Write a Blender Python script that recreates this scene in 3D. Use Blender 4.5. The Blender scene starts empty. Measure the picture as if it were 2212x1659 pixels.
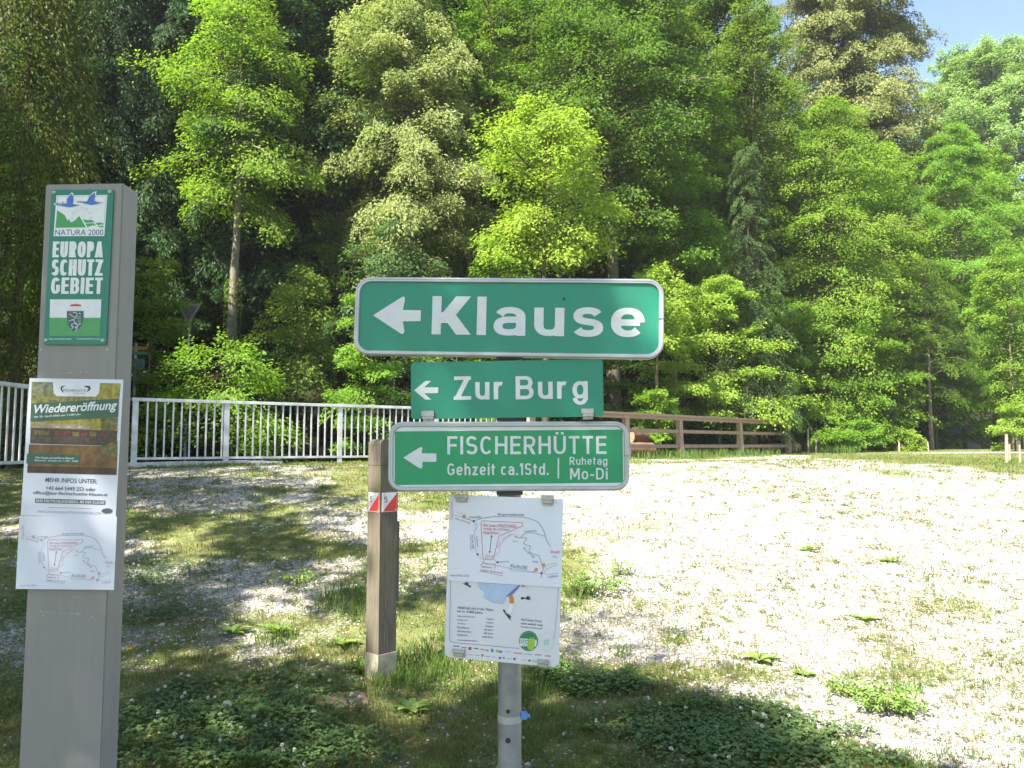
import bpy, bmesh, math, random
import numpy as np
from mathutils import Vector, Matrix
from mathutils.geometry import tessellate_polygon

rng = np.random.default_rng(7)
random.seed(7)
scene = bpy.context.scene
C = scene.collection

# ------------------------------------------------------------------ camera, sky, sun, exposure
SUN_ELEV = math.radians(50.0)
SUN_AZ = math.radians(42.0)          # sun stands behind the camera, this far towards the left
CAM_Z = 1.5
cam_data = bpy.data.cameras.new('camera')
cam = bpy.data.objects.new('camera', cam_data)
C.objects.link(cam)
cam.location = (0, 0, CAM_Z)
cam.rotation_euler = (math.radians(90) + math.atan(132.5 / 1720.0), 0, 0)
cam_data.sensor_width = 36.0
cam_data.lens = 1720.0 / 2212.0 * 36.0
cam_data.clip_start = 0.05
cam_data.clip_end = 1000.0
scene.camera = cam

world = bpy.data.worlds.new('World')
scene.world = world
world.use_nodes = True
wn = world.node_tree.nodes
wl = world.node_tree.links
sky = wn.new('ShaderNodeTexSky')
sky.sky_type = 'NISHITA'
sky.sun_disc = False
sky.sun_elevation = SUN_ELEV
S = Vector((-math.sin(SUN_AZ) * math.cos(SUN_ELEV), -math.cos(SUN_AZ) * math.cos(SUN_ELEV), math.sin(SUN_ELEV)))
sky.sun_rotation = math.atan2(S.x, S.y)
sky.air_density = 1.0
sky.dust_density = 1.0
wl.new(sky.outputs['Color'], wn['Background'].inputs['Color'])
wn['Background'].inputs['Strength'].default_value = 0.083

sun_data = bpy.data.lights.new('sun', 'SUN')
sun_data.energy = 5.0
sun_data.angle = math.radians(0.53)
sun_data.color = (1.0, 0.94, 0.84)
sun = bpy.data.objects.new('sun', sun_data)
C.objects.link(sun)
sun.rotation_euler = S.to_track_quat('Z', 'Y').to_euler()
sun.location = (-20, -20, 40)

scene.view_settings.view_transform = 'Standard'
scene.view_settings.look = 'None'
scene.view_settings.exposure = 2.0
scene.view_settings.gamma = 1.0
scene.cycles.max_bounces = 12
scene.cycles.diffuse_bounces = 8
scene.cycles.transmission_bounces = 8
scene.cycles.use_denoising = True

# ------------------------------------------------------------------ helpers
F_PX = 1720.0
PITCH = math.atan(132.5 / F_PX)


def at(px, py, Y):
    """world point at distance Y in front of the place where the photo was taken (photo measured 2212 px wide)"""
    u = (px - 1106.0) / F_PX
    v = (829.5 - py) / F_PX
    d = (u, math.cos(PITCH) - v * math.sin(PITCH), math.sin(PITCH) + v * math.cos(PITCH))
    k = Y / d[1]
    return Vector((d[0] * k, Y, CAM_Z + d[2] * k))


def tag(o, label=None, cat=None, group=None, kind=None):
    if label: o['label'] = label
    if cat: o['category'] = cat
    if group: o['group'] = group
    if kind: o['kind'] = kind
    return o


def empty(name, loc, label, cat, group=None, rz=0.0):
    o = bpy.data.objects.new(name, None)
    o.empty_display_size = 0.2
    C.objects.link(o)
    o.location = loc
    o.rotation_euler = (0, 0, rz)
    return tag(o, label, cat, group)


def link(name, mesh, parent=None, loc=None):
    o = bpy.data.objects.new(name, mesh)
    C.objects.link(o)
    if parent is not None: o.parent = parent
    if loc is not None: o.location = loc
    return o


def nmesh(name, verts, faces, mats, tone=None, mat_idx=None, smooth=False):
    """mesh from arrays; faces is (n,3) or (n,4) int array"""
    verts = np.asarray(verts, np.float32).reshape(-1, 3)
    faces = np.asarray(faces, np.int32)
    n, k = faces.shape
    me = bpy.data.meshes.new(name)
    me.vertices.add(len(verts))
    me.vertices.foreach_set('co', verts.ravel())
    me.loops.add(n * k)
    me.loops.foreach_set('vertex_index', faces.ravel())
    me.polygons.add(n)
    me.polygons.foreach_set('loop_start', np.arange(0, n * k, k, dtype=np.int32))
    try:
        me.polygons.foreach_set('loop_total', np.full(n, k, np.int32))
    except Exception:
        pass
    if smooth: me.polygons.foreach_set('use_smooth', np.ones(n, bool))
    for m in (mats if isinstance(mats, (list, tuple)) else [mats]): me.materials.append(m)
    if mat_idx is not None: me.polygons.foreach_set('material_index', np.asarray(mat_idx, np.int32))
    if tone is not None:
        a = me.attributes.new('tone', 'FLOAT', 'FACE')
        a.data.foreach_set('value', np.asarray(tone, np.float32))
    me.update(calc_edges=True)
    return me


class MB:
    """collects boxes, tubes, prisms and flat shapes into one mesh"""
    def __init__(self):
        self.v = []; self.f = []; self.m = []; self.sm = []

    def add(self, vs, fs, mi=0, smooth=False):
        o = len(self.v)
        self.v += [tuple(p) for p in vs]
        for f in fs:
            self.f.append([i + o for i in f]); self.m.append(mi); self.sm.append(smooth)

    def box(self, x0, x1, y0, y1, z0, z1, mi=0, bev=0.0, M=None):
        if bev <= 0:
            vs = [(x, y, z) for z in (z0, z1) for y in (y0, y1) for x in (x0, x1)]
            fs = [(0, 2, 3, 1), (4, 5, 7, 6), (0, 1, 5, 4), (2, 6, 7, 3), (0, 4, 6, 2), (1, 3, 7, 5)]
        else:
            bm = bmesh.new()
            vv = [bm.verts.new((x, y, z)) for z in (z0, z1) for y in (y0, y1) for x in (x0, x1)]
            for f in [(0, 2, 3, 1), (4, 5, 7, 6), (0, 1, 5, 4), (2, 6, 7, 3), (0, 4, 6, 2), (1, 3, 7, 5)]:
                bm.faces.new([vv[i] for i in f])
            bmesh.ops.bevel(bm, geom=list(bm.edges), offset=bev, segments=2, affect='EDGES')
            bm.verts.index_update()
            vs = [v.co.copy() for v in bm.verts]
            fs = [[v.index for v in f.verts] for f in bm.faces]
            bm.free()
        if M is not None: vs = [M @ Vector(p) for p in vs]
        self.add(vs, fs, mi)

    def tube(self, pts, radii, n=10, mi=0, cap=True):
        pts = [Vector(p) for p in pts]
        rings = []
        for i, p in enumerate(pts):
            d = (pts[min(i + 1, len(pts) - 1)] - pts[max(i - 1, 0)]).normalized()
            a = d.orthogonal().normalized() if abs(d.z) < .95 else Vector((1, 0, 0)) - d * d.x
            a.normalize()
            b = d.cross(a)
            r = radii[i] if hasattr(radii, '__len__') else radii
            rings.append([p + (a * math.cos(2 * math.pi * k / n) + b * math.sin(2 * math.pi * k / n)) * r for k in range(n)])
        vs = [p for r in rings for p in r]
        fs = []
        for i in range(len(rings) - 1):
            for k in range(n):
                fs.append((i * n + k, i * n + (k + 1) % n, (i + 1) * n + (k + 1) % n, (i + 1) * n + k))
        self.add(vs, fs, mi, True)
        if cap:
            self.add(rings[0], [list(range(n))[::-1]], mi); self.add(rings[-1], [list(range(n))], mi)

    def flat(self, pts, y, mi=0):
        """polygon in the local u-v plane (x, z), at depth y"""
        tri = tessellate_polygon([[Vector((p[0], p[1], 0)) for p in pts]])
        vs = [(p[0], y, p[1]) for p in pts]
        fs = []
        for t in tri:
            a, b, c = [pts[i] for i in t]
            ar = (b[0] - a[0]) * (c[1] - a[1]) - (b[1] - a[1]) * (c[0] - a[0])
            if abs(ar) < 1e-12: continue
            fs.append(t if ar > 0 else (t[0], t[2], t[1]))
        self.add(vs, fs, mi)

    def prism(self, pts, y0, y1, mi=0):
        """outline in x-z swept from y0 (front) to y1 (back)"""
        self.flat(pts, y0, mi)
        n = len(pts)
        vs = [(p[0], y0, p[1]) for p in pts] + [(p[0], y1, p[1]) for p in pts]
        self.add(vs, [(i, (i + 1) % n, n + (i + 1) % n, n + i) for i in range(n)], mi)
        self.flat(pts, y1, mi)

    def mesh(self, name, mats):
        me = bpy.data.meshes.new(name)
        me.from_pydata(self.v, [], self.f)
        for m in (mats if isinstance(mats, (list, tuple)) else [mats]): me.materials.append(m)
        me.polygons.foreach_set('material_index', self.m)
        me.polygons.foreach_set('use_smooth', self.sm)
        me.update()
        return me

    def build(self, name, mats, parent=None, loc=None):
        return link(name, self.mesh(name, mats), parent, loc)


def rrect(w, h, r, n=6):
    pts = []
    for cx, cz, a0 in ((w / 2 - r, h / 2 - r, 0), (-w / 2 + r, h / 2 - r, 90), (-w / 2 + r, -h / 2 + r, 180), (w / 2 - r, -h / 2 + r, 270)):
        for k in range(n + 1):
            a = math.radians(a0 + 90 * k / n)
            pts.append((cx + r * math.cos(a), cz + r * math.sin(a)))
    return pts


# ------------------------------------------------------------------ smooth 2-D value noise (numpy)
_tab = rng.random((64, 64))


def vnoise(x, y, scale=1.0, ox=0.0):
    x = np.asarray(x, float) / scale + 13.7 + ox; y = np.asarray(y, float) / scale + 7.3 + ox * 1.7
    xi = np.floor(x).astype(int); yi = np.floor(y).astype(int)
    fx = x - xi; fy = y - yi
    fx = fx * fx * (3 - 2 * fx); fy = fy * fy * (3 - 2 * fy)
    g = lambda a, b: _tab[a % 64, b % 64]
    return (g(xi, yi) * (1 - fx) + g(xi + 1, yi) * fx) * (1 - fy) + (g(xi, yi + 1) * (1 - fx) + g(xi + 1, yi + 1) * fx) * fy


def sstep(a, b, x):
    t = np.clip((np.asarray(x, float) - a) / (b - a), 0, 1)
    return t * t * (3 - 2 * t)


# ------------------------------------------------------------------ materials
def new_mat(name):
    m = bpy.data.materials.new(name)
    m.use_nodes = True
    nt = m.node_tree
    return m, nt, nt.nodes, nt.links, nt.nodes['Principled BSDF']


def paint(name, col, rough=0.5, metal=0.0, var=0.08, scale=30.0, bump=0.0, spec=0.5, bscale=None):
    """painted or printed surface with a faint procedural variation"""
    m, nt, N, L, b = new_mat(name)
    tc = N.new('ShaderNodeTexCoord')
    no = N.new('ShaderNodeTexNoise'); no.inputs['Scale'].default_value = scale; no.inputs['Detail'].default_value = 6
    L.new(tc.outputs['Object'], no.inputs['Vector'])
    mr = N.new('ShaderNodeMapRange'); mr.inputs[1].default_value = .3; mr.inputs[2].default_value = .7
    mr.inputs[3].default_value = 1 - var; mr.inputs[4].default_value = 1 + var
    L.new(no.outputs['Fac'], mr.inputs[0])
    mx = N.new('ShaderNodeMix'); mx.data_type = 'RGBA'; mx.blend_type = 'MULTIPLY'; mx.inputs[0].default_value = 1.0
    mx.inputs[6].default_value = (*col, 1)
    L.new(mr.outputs[0], mx.inputs[7])
    L.new(mx.outputs[2], b.inputs['Base Color'])
    b.inputs['Roughness'].default_value = rough; b.inputs['Metallic'].default_value = metal
    b.inputs['Specular IOR Level'].default_value = spec
    if bump:
        n2 = N.new('ShaderNodeTexNoise'); n2.inputs['Scale'].default_value = bscale or scale * 4; n2.inputs['Detail'].default_value = 4
        L.new(tc.outputs['Object'], n2.inputs['Vector'])
        bp = N.new('ShaderNodeBump'); bp.inputs['Strength'].default_value = bump; bp.inputs['Distance'].default_value = .002
        L.new(n2.outputs['Fac'], bp.inputs['Height']); L.new(bp.outputs['Normal'], b.inputs['Normal'])
    return m


def weathered(name, col, rough=.38):
    """old enamelled sign: vertical grime streaks, dust specks and worn gloss"""
    m, nt, N, L, b = new_mat(name)
    tc = N.new('ShaderNodeTexCoord')
    mp = N.new('ShaderNodeMapping'); mp.inputs['Scale'].default_value = (26, 26, 2.2); L.new(tc.outputs['Object'], mp.inputs['Vector'])
    n1 = N.new('ShaderNodeTexNoise'); n1.inputs['Scale'].default_value = 1.6; n1.inputs['Detail'].default_value = 7; L.new(mp.outputs['Vector'], n1.inputs['Vector'])
    n2 = N.new('ShaderNodeTexNoise'); n2.inputs['Scale'].default_value = 5; n2.inputs['Detail'].default_value = 8; n2.inputs['Roughness'].default_value = .7; L.new(tc.outputs['Object'], n2.inputs['Vector'])
    n3 = N.new('ShaderNodeTexNoise'); n3.inputs['Scale'].default_value = 170; n3.inputs['Detail'].default_value = 2; L.new(tc.outputs['Object'], n3.inputs['Vector'])
    r1 = N.new('ShaderNodeMapRange'); r1.inputs[1].default_value = .38; r1.inputs[2].default_value = .75; r1.inputs[3].default_value = 0; r1.inputs[4].default_value = .22; L.new(n1.outputs['Fac'], r1.inputs[0])
    r2 = N.new('ShaderNodeMapRange'); r2.inputs[1].default_value = .42; r2.inputs[2].default_value = .7; r2.inputs[3].default_value = 0; r2.inputs[4].default_value = .22; L.new(n2.outputs['Fac'], r2.inputs[0])
    r3 = N.new('ShaderNodeMapRange'); r3.inputs[1].default_value = .70; r3.inputs[2].default_value = .76; r3.inputs[3].default_value = 0; r3.inputs[4].default_value = .35; L.new(n3.outputs['Fac'], r3.inputs[0])
    m1 = N.new('ShaderNodeMix'); m1.data_type = 'RGBA'; m1.inputs[6].default_value = (*col, 1); m1.inputs[7].default_value = (col[0] * .4 + .05, col[1] * .45 + .04, col[2] * .4 + .03, 1); L.new(r1.outputs[0], m1.inputs[0])
    m2 = N.new('ShaderNodeMix'); m2.data_type = 'RGBA'; m2.inputs[7].default_value = (col[0] * .7 + .08, col[1] * .8 + .08, col[2] * .75 + .08, 1); L.new(m1.outputs[2], m2.inputs[6]); L.new(r2.outputs[0], m2.inputs[0])
    m3 = N.new('ShaderNodeMix'); m3.data_type = 'RGBA'; m3.inputs[7].default_value = (col[0] * .3 + .02, col[1] * .35 + .02, col[2] * .3 + .02, 1); L.new(m2.outputs[2], m3.inputs[6]); L.new(r3.outputs[0], m3.inputs[0])
    L.new(m3.outputs[2], b.inputs['Base Color'])
    rr = N.new('ShaderNodeMapRange'); rr.inputs[3].default_value = rough - .12; rr.inputs[4].default_value = rough + .25; L.new(n2.outputs['Fac'], rr.inputs[0]); L.new(rr.outputs[0], b.inputs['Roughness'])
    bp = N.new('ShaderNodeBump'); bp.inputs['Strength'].default_value = .12; bp.inputs['Distance'].default_value = .004; L.new(n2.outputs['Fac'], bp.inputs['Height']); L.new(bp.outputs['Normal'], b.inputs['Normal'])
    return m


def blotch(name, c1, c2, scale=60.0, rough=.4):
    """printed photograph area: two inks mixed by noise"""
    m, nt, N, L, b = new_mat(name)
    tc = N.new('ShaderNodeTexCoord'); no = N.new('ShaderNodeTexNoise')
    no.inputs['Scale'].default_value = scale; no.inputs['Detail'].default_value = 8; no.inputs['Roughness'].default_value = .7
    L.new(tc.outputs['Object'], no.inputs['Vector'])
    r = N.new('ShaderNodeValToRGB'); r.color_ramp.elements[0].position = .38; r.color_ramp.elements[1].position = .62
    r.color_ramp.elements[0].color = (*c1, 1); r.color_ramp.elements[1].color = (*c2, 1)
    L.new(no.outputs['Fac'], r.inputs['Fac']); L.new(r.outputs['Color'], b.inputs['Base Color'])
    b.inputs['Roughness'].default_value = rough
    return m


def wood(name, c1, c2, scale=9.0, rough=.8, along='Z', green=None):
    m, nt, N, L, b = new_mat(name)
    tc = N.new('ShaderNodeTexCoord'); mp = N.new('ShaderNodeMapping')
    s = {'X': (1.0, 14, 14), 'Y': (14, 1, 14), 'Z': (14, 14, 1.0)}[along]
    mp.inputs['Scale'].default_value = s
    L.new(tc.outputs['Object'], mp.inputs['Vector'])
    no = N.new('ShaderNodeTexNoise'); no.inputs['Scale'].default_value = scale; no.inputs['Detail'].default_value = 8
    no.inputs['Roughness'].default_value = .65
    L.new(mp.outputs['Vector'], no.inputs['Vector'])
    r = N.new('ShaderNodeValToRGB'); r.color_ramp.elements[0].position = .3; r.color_ramp.elements[1].position = .72
    r.color_ramp.elements[0].color = (*c1, 1); r.color_ramp.elements[1].color = (*c2, 1)
    L.new(no.outputs['Fac'], r.inputs['Fac'])
    out = r.outputs['Color']
    if green:
        n2 = N.new('ShaderNodeTexNoise'); n2.inputs['Scale'].default_value = 3.2; n2.inputs['Detail'].default_value = 5
        L.new(tc.outputs['Object'], n2.inputs['Vector'])
        r2 = N.new('ShaderNodeValToRGB'); r2.color_ramp.elements[0].position = .48; r2.color_ramp.elements[1].position = .68
        L.new(n2.outputs['Fac'], r2.inputs['Fac'])
        mx = N.new('ShaderNodeMix'); mx.data_type = 'RGBA'; mx.inputs[7].default_value = (*green, 1)
        L.new(r2.outputs['Color'], mx.inputs[0]); L.new(out, mx.inputs[6]); out = mx.outputs[2]
    L.new(out, b.inputs['Base Color'])
    b.inputs['Roughness'].default_value = rough; b.inputs['Specular IOR Level'].default_value = .25
    bp = N.new('ShaderNodeBump'); bp.inputs['Strength'].default_value = .5; bp.inputs['Distance'].default_value = .004
    L.new(no.outputs['Fac'], bp.inputs['Height']); L.new(bp.outputs['Normal'], b.inputs['Normal'])
    return m


def leaf_mat(name, cols, trans=0.45, rough=.5, tint=(1.15, 1.25, .55)):
    """leaves: colour picked along a ramp by the leaf's own tone, part of the light passes through"""
    m, nt, N, L, b = new_mat(name)
    a = N.new('ShaderNodeAttribute'); a.attribute_name = 'tone'
    r = N.new('ShaderNodeValToRGB'); cr = r.color_ramp
    while len(cr.elements) < len(cols): cr.elements.new(.5)
    for i, c in enumerate(cols):
        cr.elements[i].position = i / (len(cols) - 1); cr.elements[i].color = (*c, 1)
    L.new(a.outputs['Fac'], r.inputs['Fac'])
    oi = N.new('ShaderNodeObjectInfo')
    hs = N.new('ShaderNodeHueSaturation')
    mr = N.new('ShaderNodeMapRange'); mr.inputs[3].default_value = .49; mr.inputs[4].default_value = .51
    L.new(oi.outputs['Random'], mr.inputs[0]); L.new(mr.outputs[0], hs.inputs['Hue'])
    L.new(r.outputs['Color'], hs.inputs['Color'])
    L.new(hs.outputs['Color'], b.inputs['Base Color'])
    b.inputs['Roughness'].default_value = rough; b.inputs['Specular IOR Level'].default_value = .12
    t = N.new('ShaderNodeBsdfTranslucent')
    mx = N.new('ShaderNodeMix'); mx.data_type = 'RGBA'; mx.blend_type = 'MULTIPLY'; mx.inputs[0].default_value = 1
    mx.inputs[7].default_value = (*tint, 1)
    L.new(hs.outputs['Color'], mx.inputs[6]); L.new(mx.outputs[2], t.inputs['Color'])
    ms = N.new('ShaderNodeMixShader'); ms.inputs[0].default_value = trans
    L.new(b.outputs[0], ms.inputs[1]); L.new(t.outputs[0], ms.inputs[2])
    L.new(ms.outputs[0], N['Material Output'].inputs['Surface'])
    return m


def bark(name, c1, c2, scale=6.0):
    m, nt, N, L, b = new_mat(name)
    tc = N.new('ShaderNodeTexCoord'); mp = N.new('ShaderNodeMapping'); mp.inputs['Scale'].default_value = (3, 3, .6)
    L.new(tc.outputs['Object'], mp.inputs['Vector'])
    no = N.new('ShaderNodeTexNoise'); no.inputs['Scale'].default_value = scale; no.inputs['Detail'].default_value = 8
    no.inputs['Roughness'].default_value = .7
    L.new(mp.outputs['Vector'], no.inputs['Vector'])
    r = N.new('ShaderNodeValToRGB'); r.color_ramp.elements[0].position = .35; r.color_ramp.elements[1].position = .68
    r.color_ramp.elements[0].color = (*c1, 1); r.color_ramp.elements[1].color = (*c2, 1)
    L.new(no.outputs['Fac'], r.inputs['Fac']); L.new(r.outputs['Color'], b.inputs['Base Color'])
    b.inputs['Roughness'].default_value = .9; b.inputs['Specular IOR Level'].default_value = .15
    bp = N.new('ShaderNodeBump'); bp.inputs['Strength'].default_value = .8; bp.inputs['Distance'].default_value = .03
    L.new(no.outputs['Fac'], bp.inputs['Height']); L.new(bp.outputs['Normal'], b.inputs['Normal'])
    return m


INK = {
    'lt': (.62, .63, .63), 'wh': (.74, .75, .75), 'lw': (.70, .72, .74), 'dk': (.035, .035, .045), 'bl': (.12, .15, .38), 'rd': (.52, .05, .07),
    'pk': (.58, .22, .34), 'gn': (.10, .24, .20), 'og': (.62, .22, .05), 'nv': (.06, .06, .17), 'cl': (.42, .54, .70), 'cb': (.13, .20, .45),
    'sg': (.03, .22, .10), 'dg': (.02, .18, .10), 'lm': (.36, .50, .04), 'pg': (.38, .58, .50), 'sb': (.05, .15, .50), 'gg': (.06, .32, .09),
    'pt': (.03, .11, .10), 'gd': (.40, .36, .16), 'bn': (.035, .115, .065), 'gy': (.10, .11, .11), 'lg': (.38, .40, .44)}
IM = {}


def ink(k):
    if k not in IM:
        ph = {'ph1': ((.10, .10, .03), (.34, .30, .07)), 'ph2': ((.10, .11, .05), (.33, .32, .17)), 'ph3': ((.16, .16, .02), (.46, .36, .04)),
              'ph4': ((.30, .22, .14), (.44, .33, .22)), 'ph5': ((.04, .025, .018), (.09, .055, .035)), 'ph6': ((.10, .045, .015), (.24, .13, .04)),
              'ph7': ((.07, .06, .015), (.22, .20, .05)), 'ph8': ((.22, .19, .14), (.34, .27, .14)), 'ph9': ((.06, .02, .015), (.22, .05, .03)),
              'ph10': ((.055, .04, .03), (.11, .08, .055)), 'ph11': ((.03, .015, .012), (.10, .05, .03))}
        if k in ph: IM[k] = blotch('print_' + k, *ph[k], scale=70 if k not in ('ph6', 'ph11') else 25)
        else: IM[k] = paint('ink_' + k, INK[k], rough=.42, var=.05, scale=40)
    return IM[k]


def draw(name, ops, parent, off=0.0003, base=-0.0004):
    """flat artwork (polygons, strokes, writing) lying on a board's front, in metres in the board's own frame"""
    keys = sorted({o[1] for o in ops})
    mb = MB()
    for o in ops:
        kind, col, ly = o[0], o[1], o[2]
        y = base - off * ly
        mi = keys.index(col)
        if kind == 'P':
            mb.flat([(p[0] * .001, p[1] * .001) for p in o[3]], y, mi)
        elif kind == 'L':
            w = o[3] * .001; pts = [Vector((p[0] * .001, p[1] * .001)) for p in o[4]]
            ls, rs = [], []
            for i, p in enumerate(pts):
                d0 = (pts[i] - pts[i - 1]).normalized() if i > 0 else None
                d1 = (pts[i + 1] - pts[i]).normalized() if i < len(pts) - 1 else None
                d = ((d0 or d1) + (d1 or d0))
                d = d.normalized() if d.length > 1e-6 else (d1 or d0)
                nrm = Vector((-d.y, d.x))
                k = 1.0 / max(.5, abs(nrm.dot(Vector((-(d1 or d0).y, (d1 or d0).x)))))
                ls.append(p + nrm * w * .5 * k); rs.append(p - nrm * w * .5 * k)
            n = len(pts)
            mb.add([(p.x, y, p.y) for p in ls] + [(p.x, y, p.y) for p in rs], [(n + i, n + i + 1, i + 1, i) for i in range(n - 1)], mi)
        elif kind == 'G':
            _, _, _, s, cx, cy, w, h, wv, wh = o
            sign_text(mb, s, cx * .001, cy * .001, w * .001, h * .001, wv, wh, y, mi)
        else:
            _, _, _, s, cx, cy, w, h, bold, slant, rot = o
            cu = bpy.data.curves.new('text', 'FONT')
            cu.body = s; cu.size = 1.0; cu.offset = bold; cu.resolution_u = 5 if h > 20 else 3; cu.shear = 0.0
            to = bpy.data.objects.new('text', cu)
            me = bpy.data.meshes.new_from_object(to)
            vs = np.array([v.co[:2] for v in me.vertices])
            fs = [list(p.vertices) for p in me.polygons]
            bpy.data.objects.remove(to); bpy.data.curves.remove(cu); bpy.data.meshes.remove(me)
            lo, hi = vs.min(0), vs.max(0)
            q = (vs - (lo + hi) / 2) / (hi - lo)
            q = q * np.array([w, h]) * .001
            q[:, 0] += slant * q[:, 1]
            c_, s_ = math.cos(rot), math.sin(rot)
            q = np.stack([q[:, 0] * c_ - q[:, 1] * s_ + cx * .001, q[:, 0] * s_ + q[:, 1] * c_ + cy * .001], 1)
            mb.add([(p[0], y, p[1]) for p in q], fs, mi)
    return mb.build(name, [ink(k) for k in keys], parent)


def frame_matrix(pl):
    cx, cy, cz, ya, ro = pl
    u = Vector((math.cos(ya), math.sin(ya), 0)); n = Vector((math.sin(ya), -math.cos(ya), 0)); v = Vector((0, 0, 1))
    u2 = u * math.cos(ro) + v * math.sin(ro); v2 = -u * math.sin(ro) + v * math.cos(ro)
    M = Matrix((u2, -n, v2)).transposed().to_4x4()
    return Vector((cx, cy, cz)), M.to_euler()


PLANES = {'klause': (-.0125, 2.05, 1.8311, -.0698, -.0217), 'burg': (-.0144, 2.05, 1.6444, -.0581, .0117), 'fisch': (-.007, 2.05, 1.4722, .032, .0028),
          'litter': (-.0233, 2.05, 1.1627, -.235, -.026), 'map': (-.019, 2.046, 1.26, -.235, -.0215),
          'plaque': (-1.3488, 2.45, 2.055, -.035, -.0097), 'poster': (-1.343, 2.447, 1.4945, -.035, -.0186), 'map2': (-1.3466, 2.447, 1.1766, -.035, -.004)}

# ------------------------------------------------------------------ road-sign lettering drawn stroke by stroke
XH = .74      # height of the small letters


def arc(cx, cy, rx, ry, a0, a1, n=16, p=1.0):
    out = []
    for i in range(n + 1):
        a = math.radians(a0 + (a1 - a0) * i / n); c, s = math.cos(a), math.sin(a)
        out.append((cx + rx * math.copysign(abs(c) ** p, c), cy + ry * math.copysign(abs(s) ** p, s)))
    return out


def gl_small(k): return [(o[0], *o[1:]) for o in k]


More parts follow.
